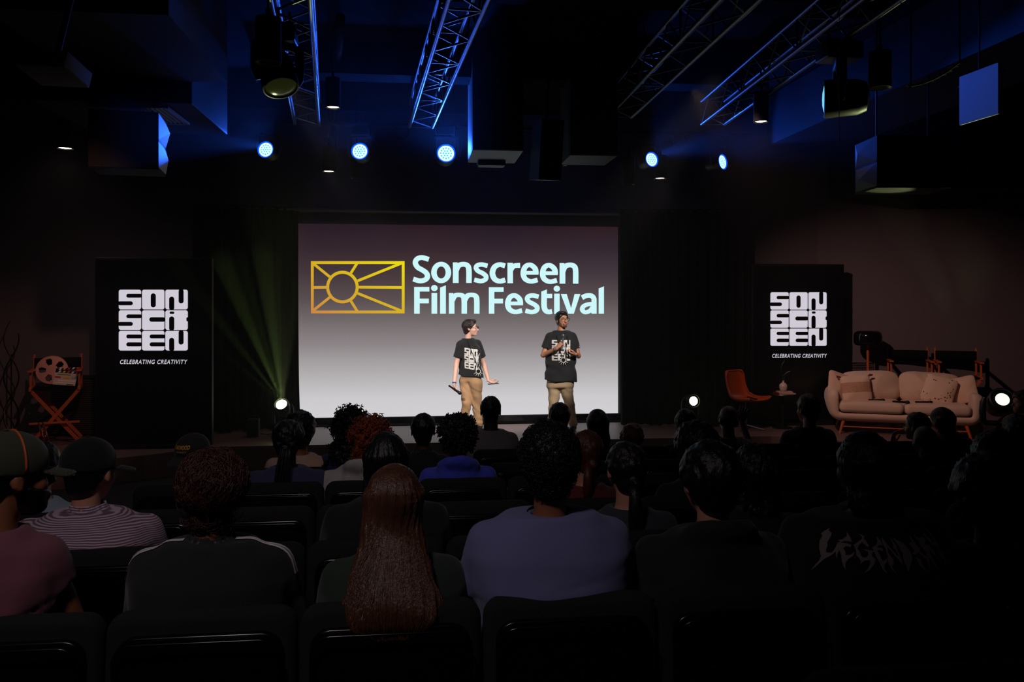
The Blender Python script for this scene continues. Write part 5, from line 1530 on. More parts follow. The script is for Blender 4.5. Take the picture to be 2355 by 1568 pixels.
project(mb, [rrect(.03, .05, .006, 3)], shB.data, lambda x, y: c + Vector((x, -.6, y)), d0_, .003); mb.build('sleeve_print', m_print, pB)
# lanyard with a sun shaped badge
def lanyard(t_, so, pts, badge, dv=(0, 1, 0)):
    bm = bmesh.new(); bm.from_mesh(so.data); tree = BVHTree.FromBMesh(bm); bm.free(); P = []
    for (x, z) in pts:
        h = tree.ray_cast(Vector((x, -.8, z)), Vector(dv)); P.append((h[0] + Vector((0, -.010, 0))) if h[0] is not None else Vector((x, -.10, z)))
    t_l = thing('lanyard', 'black lanyard with round sun badge worn by the ' + ('speaking presenter with goatee' if t_ is pB else 'presenter turned sideways'), 'lanyard', t_.location, -PHI)
    mb = MB(); mb.tube(spline3d(P), .0045, 6, flat=.5); mb.build('strap', m_black, t_l, smooth=True)
    h = tree.ray_cast(Vector((badge[0], -.8, badge[1])), Vector(dv)); y = (h[0].y if h[0] is not None else -.12) - .024
    c = Vector((badge[0], y, badge[1]))
    mb = MB(); mb.tube([c + Vector((.032 * math.cos(a), 0, .032 * math.sin(a))) for a in [i / 24 * 6.2832 for i in range(26)]], .0045, 6, cap=False)
    for a in (-150, -120, -90, -60, -30):
        r_ = Vector((math.cos(R_(a)), 0, math.sin(R_(a)))); mb.tube([c + r_ * .036, c + r_ * .075], .0035, 5)
    mb.build('badge', m_print, t_l, smooth=True)
    mb = MB(); mb.lathe([(.001, 0), (.03, 0), (.03, .003), (.001, .003)], 24, T(*(c + Vector((0, .004, 0)))) @ RX(90)); mb.build('badge_back', m_black, t_l)
def spline3d(P, n=5):
    Q = []
    P = [Vector(p) for p in P]
    for i in range(len(P) - 1):
        a, b, c, d = P[max(i - 1, 0)], P[i], P[i + 1], P[min(i + 2, len(P) - 1)]
        for k_ in range(n):
            t = k_ / n; Q.append(.5 * ((2 * b) + (c - a) * t + (2 * a - 5 * b + 4 * c - d) * t * t + (3 * b - a - 3 * c + d) * t ** 3))
    return Q + [P[-1]]
lanyard(pA, shA, [(XA(1075), ZA(777)), (XA(1078), ZA(786)), (XA(1086), ZA(805)), (XA(1096), ZA(830)), (XA(1101), ZA(846))], (XA(1101), ZA(850)))
lanyard(pB, shB, [(XB(1279), ZB(768)), (XB(1283), ZB(785)), (XB(1288), ZB(805)), (XB(1293), ZB(818)), (XB(1299), ZB(800)), (XB(1304), ZB(780)), (XB(1303), ZB(768))], (XB(1294), ZB(823)))
# what they hold
MA = Matrix.Translation(pA.location) @ RZ(math.degrees(-PHI)); MBt = Matrix.Translation(pB.location) @ RZ(math.degrees(-PHI))
q = Vector((XA(1047), -.215, ZA(890)))
handheld_mic('black microphone held low by the presenter turned sideways', MA @ T(*(q + Vector((.06, -.03, -.035)))) @ RY(126) @ RX(-10))
q = Vector(JB['wrL']) + Vector((.045, -.045, .055)); gm = mat('microphone steel', (150, 156, 160), .35, .6)
tip = Vector((XB(1292), -.26, ZB(771)))
handheld_mic('silver microphone held to the mouth of the speaking presenter', MBt @ T(*tip) @ RY(4) @ RX(10), gm)
def phone(label, M):
    t = thing('phone', label, 'phone'); t.matrix_world = M
    mb = MB(); slab(mb, .078, .16, .009, .012, .003); mb.build('phone_body', m_blackp, t, smooth=50)
    mb = MB(); mb.add([Vector((x, -.0048, z)) for x, z in rrect(.070, .148, .008, 4)], [tuple(range(20 + 4))]); mb.build('screen', m_gloss, t)
phone('flat dark phone held out on the palm of the sideways presenter', MA @ T(XA(1135), -.075, ZA(879.5)) @ RZ(-12) @ RY(84) @ RX(0) @ RZ(80))
# wristbands
def band(t_, a, b, s, r, m, name='wristband'):
    a, b = Vector(a), Vector(b); d_ = (b - a).normalized(); c = a.lerp(b, s); M = T(*c) @ d_.to_track_quat('Z', 'Y').to_matrix().to_4x4()
    mb = MB(); mb.lathe([(r, -.009), (r + .003, -.005), (r + .003, .005), (r, .009)], 20, M, cap=False); mb.build(name, m, t_, smooth=True)
band(pA, JA['elL'], JA['wrL'], .93, .0275, mat('green blue band', (20, 90, 150), .5))
band(pB, JB['elL'], JB['wrL'], .88, .029, mat('pale band', (150, 160, 155), .4, .5)); band(pB, JB['elR'], JB['wrR'], .85, .030, m_blackp)
# ------------------------------------------------------------------ seats
m_pad = mat('seat fabric black', (30, 31, 31), .95, bump=(420, .4, .002), spec=.3)
m_shell = mat('seat shell gloss', (10, 10, 11), .22)
m_steel = mat('seat frame', (60, 60, 62), .35, .8)
PITCH = .545
def make_seat():
    t = thing('auditorium_chair', 'black padded auditorium chair', 'chair')
    mb = MB(); slab(mb, .538, .47, .085, .058, .034, T(0, 0, .605) @ RX(-5), 5, .004); mb.build('backrest', m_pad, t, smooth=50)
    mb = MB(); slab(mb, .47, .40, .030, .060, .008, T(0, -.050, .585) @ RX(-5), 3, .0); mb.build('back_shell', m_shell, t, smooth=50)
    P = [Vector((x, -.066 - (z - .585) * .087, z)) for x, z in rrect(.455, .385, .055, 5, 0, .585)]
    mb = MB(); mb.tube(P + [P[0], P[1]], .0045, 6, cap=False); mb.build('piping', m_shell, t, smooth=True)
    mb = MB(); slab(mb, .50, .44, .10, .06, .04, T(0, .25, .405) @ RX(90), 4, .01); mb.build('seat', m_pad, t, smooth=50)
    for sx in (-1, 1):
        mb = MB(); x = sx * .235
        mb.tube([(x, -.10, .0), (x, -.03, .30), (x, -.045, .50)], .013, 8); mb.build('leg', m_steel, t, smooth=40)
        mb = MB(); mb.tube([(x, .44, .0), (x, .40, .35), (x, .02, .36)], .013, 8); mb.build('leg', m_steel, t, smooth=40)
    return t
seat0 = make_seat(); used_seat = [False]
OFF = [-.351, -.437, -.503, -.550, -.60, -.65]
RANGE = [(-7, 15), (-8, 16), (-9, 17), (-2, 18), (-1, 18), (2, 19)]
ORD = ['rearmost', 'second', 'third', 'fourth', 'fifth', 'front']
def seat_ok(x, Y):
    """only seats the frame can show"""
    d = Y * CP + x * SP; l = x * CP - Y * SP; px = CX + l / d * F
    return -330 < px < 2355 + 330
seats = {}
for r in range(6):
    for kx in range(*RANGE[r]):
        x = OFF[r] + PITCH * (kx + .5)
        if not seat_ok(x, ROWY[r]): continue
        o = seat0 if not used_seat[0] else copy_tree(seat0); used_seat[0] = True
        o.location = (x, ROWY[r], ROWZ[r]); seats[(r, kx)] = o
        o['group'] = '%s row of black auditorium chairs' % ORD[r]
        o['label'] = 'black padded auditorium chair in the %s row' % ORD[r] if r not in (0,) else 'black padded auditorium chair in the rearmost visible row'
# back of a chair just in front of the camera at the lower right corner
o = copy_tree(seat0); o.location = (W(2180, 1540, 1.48).x, W(2180, 1540, 1.48).y, W(2180, 1540, 1.48).z - .84); o['label'] = 'black chair whose top edge shows at the bottom right corner'
del o['group']

# ------------------------------------------------------------------ seated people
def seated(px, ytop, row, label, shirt, skinm, hair, hairmat, sw=.20, yaw=0, pitch=0, roll=0, hs=1.0, sleeve='long', dy=.20, lean=0.0, yawb=0, hairargs=None, hseed=None,
           hood=None, collar=None, neckw=.052, drop=0.0, res=.0125, pants=None, build_legs=True, shx=0.0, jaw=1.0, slope=.0, armL=None, fabric_fold=.004, hres=None, X=None, Y=None, floor=None):
    Yr = (ROWY[row] if Y is None else Y) + dy
    q = WY(px, ytop, Yr); x0 = q.x + shx; zf = ROWZ[row] if floor is None else floor
    x0 += 0
    t = thing('person', label, 'person', (x0, Yr, zf))
    top = q.z - zf                      # top of the hair above the local floor
    hseed = hseed if hseed is not None else int(px)
    hc = np.array((-shx, .0, top - .128 * hs - (.012 if hair != 'afro' else .03)), np.float32)
    Rm = rot_np(yaw, pitch, roll); Rn = np.array(Rm, np.float32)
    zs = hc[2] - .235 - drop            # shoulder joint height
    hip = np.array((0, -.02, .47), np.float32); nb = np.array((-shx * .6, -.025, hc[2] - .165), np.float32)
    w = sw
    cyb, syb = math.cos(R_(yawb)), math.sin(R_(yawb))
    def R2(v): return np.array((v[0] * cyb - v[1] * syb, v[0] * syb + v[1] * cyb, v[2]), np.float32)
    S = {s: R2((sg * (w - .035), -.01 + lean * .5, zs)) for s, sg in (('L', -1), ('R', 1))}
    E = {s: R2((sg * (w + .035), .06, zs - .275)) for s, sg in (('L', -1), ('R', 1))}
    Wr = {s: R2((sg * .11, .30, zs - .385)) for s, sg in (('L', -1), ('R', 1))}
    fd = {'L': (.5, .8, -.25), 'R': (-.5, .8, -.25)}; pd = {'L': (.3, -.1, -1), 'R': (-.3, -.1, -1)}
    if armL:
        E['L'], Wr['L'] = np.array(armL[0], np.float32), np.array(armL[1], np.float32); fd['L'] = armL[2]; pd['L'] = armL[3]
    def tor(P, g):
        z = P[..., 2]; tt = (z - hip[2]) / (zs - hip[2])
        x = P[..., 0] * cyb + P[..., 1] * syb; y = -P[..., 0] * syb + P[..., 1] * cyb + .02 - (tt * 0)
        a = np.interp(tt, (-.2, 0, .35, .75, .93, 1.08, 1.22, 1.35), np.array((.84, .86, .82, .97, .97, .80 - slope, .45 - slope * .5, .26)) * w)
        b = np.interp(tt, (-.2, 0, .35, .75, .93, 1.08, 1.22, 1.35), np.array((.70, .70, .66, .66, .58, .46, .34, .25)) * w)
        yc = np.interp(tt, (0, .5, 1.0, 1.3), (.0, -.02, -.015, .0)) + lean * tt * .5
        r = ((np.abs(x) / a) ** 2.25 + (np.abs(y - yc) / b) ** 2.25) ** (1 / 2.25)
        return (r - 1) * np.minimum(a, b) * .9 - g
    def body(P):
        z = P[..., 2]
        d = np.maximum(tor(P, -.016), np.maximum(hip[2] - .05 - z, z - zs - .06))
        Q = ((P - hc) @ Rn) / hs
        h = head_sdf(Q, jaw) * hs
        d = smin(d, cone(P, nb + np.array((0, .0, -.05), np.float32), hc + Rn @ np.array((0, -.028, -.065), np.float32), neckw * 1.05, neckw), .04)
        d = smin(d, h, .018)
        for s in 'LR':
            d = smin(d, cone(P, S[s], E[s], .042, .036), .02); d = smin(d, cone(P, E[s], Wr[s], .037, .0245), .012)
        return d
    allp = np.array([S['L'], S['R'], E['L'], E['R'], Wr['L'], Wr['R'], hc])
    lo = allp.min(0) - .10; hi = allp.max(0) + .10; lo[1] = min(lo[1], -.20); lo[2] = .40; hi[2] = hc[2] + .15
    ex = [place_hand(Wr[s], fd[s], pd[s], .3, 1 if s == 'L' else -1, 1.0) for s in 'LR']
    sculpt('body', body, lo, hi, res, skinm, t, it=1, extra=ex)
    # clothing
    slf = {'long': 1.0, 'short': .62, 'cap': .36}[sleeve]
    def cl(P):
        z = P[..., 2]
        d = tor(P, .012)
        for s in 'LR':
            Z_ = S[s] + (E[s] - S[s]) * (slf if slf < 1 else 1)
            r0, r1 = (.060, .064) if slf < 1 else (.060, .050)
            sl = cone(P, S[s], Z_, r0, r1)
            if slf < 1: sl = smax(sl, (P - Z_) @ ((E[s] - S[s]) / np.linalg.norm(E[s] - S[s])), .006)
            else: sl = smin(sl, cone(P, E[s], E[s] + (Wr[s] - E[s]) * .93, .050, .036), .012)
            d = smin(d, sl, .030)
        # folds: diagonal pulls across the back
        zz = z - zs
        f = np.sin((zz * 34 + P[..., 0] * 11) + 3.2 * wob(P, 4.5, hseed)) * np.clip(-zz * 4 - .1, 0, 1)
        f = f + .8 * np.sin((zz * 22 - P[..., 0] * 26) + 3 * wob(P, 4, hseed + 2)) * np.clip(1 - np.abs(np.abs(P[..., 0]) - w * .8) * 12, 0, 1)
        d = d - fabric_fold * (.6 * f + .9 * wob(P, 8, hseed + 1))
        for q_ in (0, 1):
            u_ = zz * (21 + 5 * q_) + P[..., 0] * (7 - 16 * q_) + 2.4 * wob(P, 3.6, hseed + 11 + q_)
            d = d + .0075 * np.exp(-(np.sin(u_) / .24) ** 2) * np.clip(.8 * wob(P, 4.5, hseed + 5 + q_) + .25, 0, 1) * np.clip(-zz * 9 - .25, 0, 1) * (fabric_fold / .004)
        d = smax(d, hip[2] - .06 - z, .01)
        d = smax(d, -cone(P, nb + np.array((0, .0, -.04), np.float32), nb + np.array((0, .01, .25), np.float32), neckw + .010, neckw + .016), .004)
        d = smax(d, z - nb[2] - .018, .008)
        if collar: d = smin(d, smax(np.abs(cone(P, nb + np.array((0, 0, -.03), np.float32), nb + np.array((0, .01, .03), np.float32), neckw + .020, neckw + .014)) - .005, np.maximum(z - nb[2] - .045, nb[2] - .02 - z), .003), .006)
        if hood:
            hz = nb[2] + .0
            q_ = P - np.array((nb[0], -.075, hz), np.float32)
            tr_ = np.sqrt((np.sqrt((q_[..., 0] / 1.15) ** 2 + (q_[..., 1] * .95) ** 2 + 1e-6) - .082) ** 2 + (q_[..., 2] * .8 + q_[..., 1] * .35) ** 2) - .036
            d = smin(d, tr_ - .006 * wob(P, 26, hseed), .02)
            d = smin(d, ell(P, (nb[0], -.13, hz - .055), (.125, .055, .085)) - .007 * wob(P, 20, hseed + 5), .02)
        return d
    so = sculpt('shirt' if not hood else 'hoodie', cl, lo + np.array((-.03, -.05, 0)), (hi[0] + .03, hi[1] + .0, nb[2] + (.10 if hood else .06)), res, shirt, t, it=1)
    if build_legs:
        def pn(P):
            d = None
            for sg in (-1, 1):
                g = cone(P, (sg * .09, .0, .50), (sg * .12, .44, .50), .088, .066); g = smin(g, cone(P, (sg * .12, .44, .50), (sg * .12, .42, .10), .064, .050), .02)
                d = g if d is None else smin(d, g, .015)
            return smin(d, ell(P, (0, 0, .50), (.18, .13, .11)), .04) - .004 * wob(P, 12, 5)
        sculpt('trousers', pn, (-.3, -.2, .02), (.3, .56, .66), .02, pants or MATS['cloth dark trousers'], t, it=1)
        for sg in (-1, 1): shoe(t, (sg * .12, .42, 0), 0, m_blackp)
    # hair
    ha = dict(hairargs or {})
    hr = hres or .008
    if hair in ('long', 'curlylong'):
        ze = hc[2] - ha.pop('len', .35); we = ha.pop('w', .12)
        fn = lambda P: long_hair_sdf(P, hc, Rn, ze, we, hseed, **ha)
        ww = max(we, .12) + .05
        ho = sculpt('hair', fn, (hc[0] - ww, -.26, ze - .04), (hc[0] + ww, .15, hc[2] + .16), hr, hairmat, t, it=0)
    elif hair == 'none': ho = None
    else:
        fn = lambda P: hair_sdf(((P - hc) @ Rn) / hs, hair, hseed, ha.get('size', 1.0)) * hs
        ho = sculpt('hair', fn, hc - .17, hc + .19, hr, hairmat, t, it=0)
    return t, so, ho, hc, Rm, nb, zs
def add_locks(t, ho, m, n, seed, hc, zmin=-9, **k):
    V = np.array([v.co for v in ho.data.vertices]); V = V[(V[:, 2] > zmin)]
    link('strands', np_mesh('strands', [locks(V, n, seed, center=tuple(hc), **k)]), m, ho)
def add_curls(t, ho, m, n, seed, hc, zmin=-9, **k):
    V = np.array([v.co for v in ho.data.vertices]); V = V[(V[:, 2] > zmin)]
    link('curls', np_mesh('curls', [curls(V, n, seed, center=tuple(hc), **k)]), m, t)
def cap(t, hc, Rm, m, brim=(0, 1), seam=None, back_hole=False, brimrot=0, size=1.0, hs=1.0):
    Rn = np.array(Rm, np.float32); hc = np.asarray(hc, np.float32)
    br = math.radians(brimrot); cr, sr = math.cos(br), math.sin(br)
    def fn(P):
        Q = (P - hc) @ Rn
        d = ell(Q, (0, -.012, .042), (.092 * size, .112 * size, .094 * size))
        cut_ = .010 - Q[..., 2] - .10 * Q[..., 1]
        d = smax(d, cut_, .006)
        bq = np.stack([Q[..., 0] * cr + Q[..., 1] * sr, -Q[..., 0] * sr + Q[..., 1] * cr, Q[..., 2]], -1)
        b = ell(bq, (0, .105, .012), (.078, .085, .30)); sl = np.abs(bq[..., 2] - (.020 - .9 * (bq[..., 1] - .08) ** 1 * .35 - bq[..., 0] ** 2 * 3)) - .0045
        b = np.maximum(np.maximum(b * .8, sl * .8), .05 - bq[..., 1])
        d = smin(d, b, .004)
        return d
    V, Fq = nets(fn, hc - .22, hc + .24, .0065); V = relax(V, Fq, 1)
    o = link('cap', np_mesh('cap', [(V, Fq)]), m, t)
    M = Matrix.Translation(hc) @ Matrix(Rm).to_4x4()
    mb = MB(); mb.lathe([(.001, .004), (.007, .003), (.009, 0)], 12, M @ T(0, -.012, .136 * size), cap=False); mb.build('cap_button', m, o)
    return o
m_dark = cloth('dark trousers', (24, 26, 34))
sk1 = skin('light', (214, 150, 124)); sk2 = skin('olive', (150, 92, 62)); sk3 = skin('brown', (92, 56, 40)); sk4 = skin('deep', (56, 36, 28))
h_blk = hairm('black', (16, 15, 15)); h_brn = hairm('brown auburn', (70, 36, 28)); h_long = hairm('long brown', (84, 52, 36), .34); h_red = hairm('dyed red', (110, 16, 20)); h_ginger = hairm('copper curls', (150, 66, 36))
h_grey = hairm('grey', (96, 92, 90)); h_rdb = hairm('reddish brown', (84, 44, 30)); h_mid = hairm('mid brown', (86, 58, 44)); h_dk = hairm('very dark brown', (26, 20, 18))

# --- rearmost row ------------------------------------------------
t, so, ho, hc, Rm, nb, zs = seated(25, 985, 0, 'person in maroon tee and olive cap with orange seam, rearmost row', cloth('maroon', (122, 70, 84)), sk2, 'buzz', h_blk, sw=.225, yaw=-46, sleeve='cap', res=.011, hs=1.06, shx=-.085, fabric_fold=.006, pants=m_dark, drop=.01)
co = cap(t, hc, Rm, cloth('olive cap', (52, 56, 38)), size=1.06)
M = Matrix.Translation(hc) @ Matrix(Rm).to_4x4()
mb = MB(); mb.tube([M @ Vector((.0985 * math.cos(a) * 1.0, -.012 + .02, .042 + .1005 * math.sin(a))) for a in [R_(x) for x in range(-12, 193, 12)]], .004, 6, flat=.5); mb.build('orange_seam', mat('orange seam', (186, 84, 30), .7), co, smooth=True)
Rn = np.array(Rm, np.float32)
def beard(P):
    Q = (P - hc) @ Rn; d = head_sdf(Q / 1.05, 1.05, False) * 1.05 - .006
    return smax(smax(d, Q[..., 2] + .035 + .3 * (Q[..., 1] - .05), .006), -(Q[..., 1] + .005), .006)
V, Fq = nets(beard, hc - .16, hc + .16, .008); link('beard', np_mesh('beard', [(V, Fq)]), h_blk, t)

t, so, ho, hc, Rm, nb, zs = seated(490, 1030, 0, 'person with tousled auburn hair in black track jacket with white shoulder stripes', cloth('track jacket', (26, 28, 29), bump=(90, .1, .002)), sk2, 'wavy', h_brn, sw=.225, hs=.94, hairargs={'size': .75}, collar=True, res=.011, hres=.0065, fabric_fold=.0035)
add_locks(t, ho, h_brn, 3600, 5, hc, L=.065, r=.0011, lift=.09, wave=.16, rnd=.55)
m_str = mat('white stripe', (215, 208, 214), .7)
for sg in (-1, 1):
    tree = BVHTree.FromPolygons([v.co for v in so.data.vertices], [tuple(p.vertices) for p in so.data.polygons])
    for off in (0, .016):
        rows = []
        for i in range(22):
            s = i / 21; xx = sg * (.085 + .185 * s ** .8); zz = zs + .16 - .02 * s - .36 * max(0, s - .55) ** 1.6 * 1.6
            yy = -.035 - off + .02 * s
            n0 = Vector((xx, yy, zz)); tgt = Vector((sg * (.06 + .08 * s), -.02, zs - .10)); hh = tree.ray_cast(n0 + (n0 - tgt) * .6, (tgt - n0).normalized())
            if hh[0] is not None: rows.append((hh[0] + hh[1] * .003, hh[1]))
        V = []; 
        for i, (p_, n_) in enumerate(rows):
            tt_ = (rows[min(i + 1, len(rows) - 1)][0] - rows[max(i - 1, 0)][0]).normalized(); bb = tt_.cross(n_).normalized() * .0055
            V += [p_ + bb, p_ - bb]
        if len(rows) > 3:
            mb = MB(); mb.add(V, [(2 * i, 2 * i + 1, 2 * i + 3, 2 * i + 2) for i in range(len(rows) - 1)]); mb.build('shoulder_stripe', m_str, t, smooth=True)

t, so, ho, hc, Rm, nb, zs = seated(905, 1060, 0, 'person with very long straight brown hair falling over the chair back', cloth('dark green', (34, 48, 38)), sk1, 'long', h_long, sw=.205, hs=.96, hairargs=dict(len=.345, w=.170, wave=.0040, back=.195, wtop=.090, depth=.060), res=.0115, hres=.0065, fabric_fold=.004)
link('strands', np_mesh('strands', [drape(ho, (hc[0], hc[1] - .03), hc[2] + .125, hc[2] - .335, 620, 3, .0014, back_shift=.16)]), h_long, ho)

t, so, ho, hc, Rm, nb, zs = seated(1262, 968, 0, 'person with short black hair in slate blue tee, centre of the rearmost row', cloth('slate blue', (112, 112, 158)), sk2, 'short', h_blk, sw=.243, hs=1.04, sleeve='short', hairargs={'size': 1.7}, res=.0105, hres=.0065, fabric_fold=.0055, drop=.005)
add_locks(t, ho, h_blk, 3200, 8, hc, L=.020, r=.0011, lift=.04, wave=.2, down=.2, segs=3)
mb = MB(); mb.tube([(nb[0] + .075 * math.cos(a), nb[1] + .075 * math.sin(a) * .9, nb[2] + .012 + .01 * math.sin(a)) for a in [i / 24 * 6.2832 for i in range(25)]], .006, 6, flat=.4, cap=False)
mb.build('lanyard_strap', m_black, t, smooth=True)

seated(1632, 1012, 0, 'person in black hooded sweatshirt with short dark hair, behind the stage right aisle', cloth('black hoodie', (26, 27, 28)), sk1, 'short', h_blk, sw=.235, hs=1.02, yaw=6, hood=True, hairargs={'size': 1.8}, res=.0115, hres=.0075, fabric_fold=.006)

t, so, ho, hc, Rm, nb, zs = seated(1988, 978, 0, 'person in black top with grey spiky lettering LEGENDARY across the back', cloth('black jersey', (34, 26, 24)), sk3, 'long', h_blk, sw=.28, hs=1.05, hairargs=dict(len=.18, w=.10, wave=.004), res=.0115, hres=.0085, fabric_fold=.002, drop=-.02, slope=-.03)
LG = [  # spiky letters traced in zoomed pixels (5.8875 px per photo px from 1850,1170)
 [(380,265),(350,300),(370,330),(350,370),(330,400),(300,440),(290,490),(265,540),(262,570),(320,560),(345,530),(380,480),(375,530),(345,560),(300,600),(255,630),(215,670),(180,720),(140,780),(100,835),(140,750),(180,680),(200,620),(200,540),(205,510),(225,440),(265,380),(260,350),(310,310)],
 [(545,295),(570,370),(568,412),(540,402),(480,405),(440,428),(500,425),(558,440),(540,470),(490,462),(455,490),(470,530),(462,570),(520,560),(580,515),(545,570),(490,610),(450,660),(440,720),(450,760),(425,715),(410,650),(415,570),(405,520),(380,560),(355,630),(362,560),(372,500),(400,440),(445,412),(412,405),(470,385),(525,345)],
 [(670,300),(735,330),(722,360),(750,400),(765,440),(740,455),(712,425),(690,400),(640,440),(615,480),(635,520),(640,560),(660,580),(700,575),(730,540),(728,505),(665,480),(740,485),(810,495),(775,530),(770,560),(805,590),(790,640),(740,700),(700,740),(650,768),(700,710),(730,650),(735,610),(690,610),(650,630),(618,658),(625,620),(600,575),(585,560),(595,500),(580,440),(640,400),(695,365),(705,340)],
 [(885,325),(925,370),(935,430),(890,425),(850,450),(925,460),(918,500),(880,485),(850,490),(870,540),(880,590),(900,610),(935,590),(965,560),(940,620),(905,660),(900,700),(930,770),(880,720),(855,650),(830,590),(815,540),(800,470),(795,455),(850,425),(880,390)],
 [(945,330),(980,380),(1000,420),(1050,490),(1090,550),(1110,540),(1085,470),(1060,460),(1070,410),(1060,360),(1050,325),(1085,380),(1110,430),(1110,500),(1130,560),(1140,610),(1140,660),(1100,600),(1050,530),(1010,470),(985,450),(985,520),(1030,590),(1030,640),(1000,670),(1020,720),(1050,765),(1000,720),(970,660),(955,610),(965,560),(960,470),(940,400)],
 [(1085,330),(1150,370),(1210,400),(1250,450),(1275,500),(1285,560),(1270,620),(1235,660),(1215,720),(1195,735),(1190,670),(1165,620),(1160,560),(1170,520),(1150,470),(1130,420)],
 [(1330,300),(1345,350),(1370,400),(1400,450),(1440,440),(1400,480),(1440,530),(1480,560),(1460,590),(1410,540),(1380,510),(1345,530),(1350,570),(1400,590),(1400,640),(1430,700),(1470,745),(1410,710),(1360,660),(1340,600),(1340,530),(1280,530),(1330,500),(1320,450),(1280,405),(1330,390),(1318,340)],
 [(1385,300),(1430,345),(1510,330),(1530,370),(1500,410),(1560,430),(1600,490),(1640,560),(1720,670),(1650,600),(1590,530),(1560,490),(1540,520),(1580,600),(1610,680),(1670,750),(1590,690),(1550,610),(1520,570),(1510,650),(1510,735),(1480,640),(1470,570),(1500,520),(1460,470),(1430,420),(1440,380),(1400,350)],
 [(1575,235),(1620,270),(1645,310),(1660,350),(1695,400),(1700,450),(1720,520),(1760,560),(1775,620),(1800,690),(1845,755),(1790,710),(1745,620),(1700,575),(1660,525),(1715,545),(1690,470),(1650,440),(1600,430),(1580,390),(1540,340),(1510,265),(1560,310),(1600,350),(1630,400),(1665,400),(1630,330),(1615,290)],
]
polys = []
dd_ = dY(1985, ROWY[0]) 
for P in LG: polys.append([(1850 + x / 5.8875, 1170 + y / 5.8875) for x, y in P])
base_l = Vector(t.location)
def leg_or(x, y): return WY(x, y, ROWY[0] - .2) - base_l
# use local millimetre-like plane: convert px polygons to local x,z at the back plane
Yb = ROWY[0] + .06
loc = [[(WY(x, y, Yb).x - base_l.x, WY(x, y, Yb).z - base_l.z) for x, y in P] for P in polys]
mb = MB(); project(mb, loc, so.data, lambda x, z: Vector((x, -.7, z)), (0, 1, 0), .004, maxe=.012)
mb.build('lettering', mat('grey print', (160, 142, 140), .8), t, smooth=True)

seated(2268, 1040, 0, 'person with big dark rounded hair in dark jacket at the far right end', cloth('dark olive jacket', (30, 26, 20)), sk3, 'afro', h_blk, sw=.225, hs=1.05, hairargs={'size': 1.08}, res=.0125, hres=.009)

# --- second row ---------------------------------------------------
def stripes():
    m = cloth('striped polo', (150, 124, 142)); nt = m.node_tree; b = nt.nodes['Principled BSDF']
    tc = nt.nodes.new('ShaderNodeTexCoord'); sp = nt.nodes.new('ShaderNodeSeparateXYZ'); nz = nt.nodes.new('ShaderNodeTexNoise'); nz.inputs['Scale'].default_value = 5
    nt.links.new(tc.outputs['Object'], sp.inputs[0]); nt.links.new(tc.outputs['Object'], nz.inputs['Vector'])
    a1 = nt.nodes.new('ShaderNodeMath'); a1.operation = 'MULTIPLY_ADD'; a1.inputs[1].default_value = .05; nt.links.new(nz.outputs[0], a1.inputs[0]); nt.links.new(sp.outputs[2], a1.inputs[2])
    a2 = nt.nodes.new('ShaderNodeMath'); a2.operation = 'MULTIPLY'; a2.inputs[1].default_value = 2 * math.pi / .0085; nt.links.new(a1.outputs[0], a2.inputs[0])
    a3 = nt.nodes.new('ShaderNodeMath'); a3.operation = 'SINE'; nt.links.new(a2.outputs[0], a3.inputs[0])
    mr = nt.nodes.new('ShaderNodeMapRange'); mr.inputs[1].default_value = -.4; mr.inputs[2].default_value = .4; nt.links.new(a3.outputs[0], mr.inputs[0])
    mx = nt.nodes.new('ShaderNodeMix'); mx.data_type = 'RGBA'; mx.inputs[6].default_value = lin(112, 84, 104); mx.inputs[7].default_value = lin(196, 172, 186)
    nt.links.new(mr.outputs[0], mx.inputs[0]); nt.links.new(mx.outputs[2], b.inputs['Base Color']); return m
t, so, ho, hc, Rm, nb, zs = seated(206, 1000, 1, 'person in pale mauve striped polo and plain black cap, second row', stripes(), sk1, 'buzz', h_dk, sw=.262, yaw=-12, sleeve='short', hs=1.08, res=.0115, fabric_fold=.006, collar=True, slope=-.02)
co = cap(t, hc, Rm, cloth('black cap', (14, 14, 15)), size=1.08, brimrot=-30)
mb = MB(); M = Matrix.Translation(hc) @ Matrix(Rm).to_4x4(); mb.box((M @ Vector((.01, -.128, .025))), (.022, .006, .022), Matrix(Rm).to_4x4()); mb.build('cap_buckle', m_grey, co)
t, so, ho, hc, Rm, nb, zs = seated(1440, 1008, 1, 'person with sleek dark ponytail in charcoal sweater, second row', cloth('charcoal', (52, 54, 60)), sk1, 'ponytail', h_dk, sw=.20, yaw=4)
mb = MB(); mb.tube([hc + np.array((0, -.12, -.03)), hc + np.array((0, -.15, -.08)), hc + np.array((.004, -.145, -.17)), hc + np.array((.01, -.13, -.27)), hc + np.array((.012, -.12, -.34))], [.018, .026, .032, .028, .006], 12); mb.build('ponytail', h_dk, t, smooth=True)
seated(889, 985, 1, 'person with long black hair and black top behind the straight brown hair', cloth('black top', (17, 18, 19)), sk3, 'long', h_blk, sw=.235, hairargs=dict(len=.30, w=.125, wave=.005))
seated(1735, 1015, 1, 'person with long loose dark brown hair beside the black hoodie, second row', cloth('dark brown top', (30, 24, 20)), sk1, 'long', h_rdb if False else h_dk, sw=.205, hairargs=dict(len=.38, w=.14, wave=.007, curly=.4))
seated(1990, 1000, 1, 'person with tall dark hair in charcoal hoodie above the grey lettering', cloth('charcoal hoodie', (40, 42, 44)), sk3, 'afro', h_blk, sw=.27, hs=1.02, hairargs={'size': .92}, hood=True)
seated(2290, 985, 1, 'person with full dark curly hair at the right edge, second row', cloth('dark top b', (24, 22, 22)), sk3, 'afro', h_blk, sw=.21, hairargs={'size': 1.0})
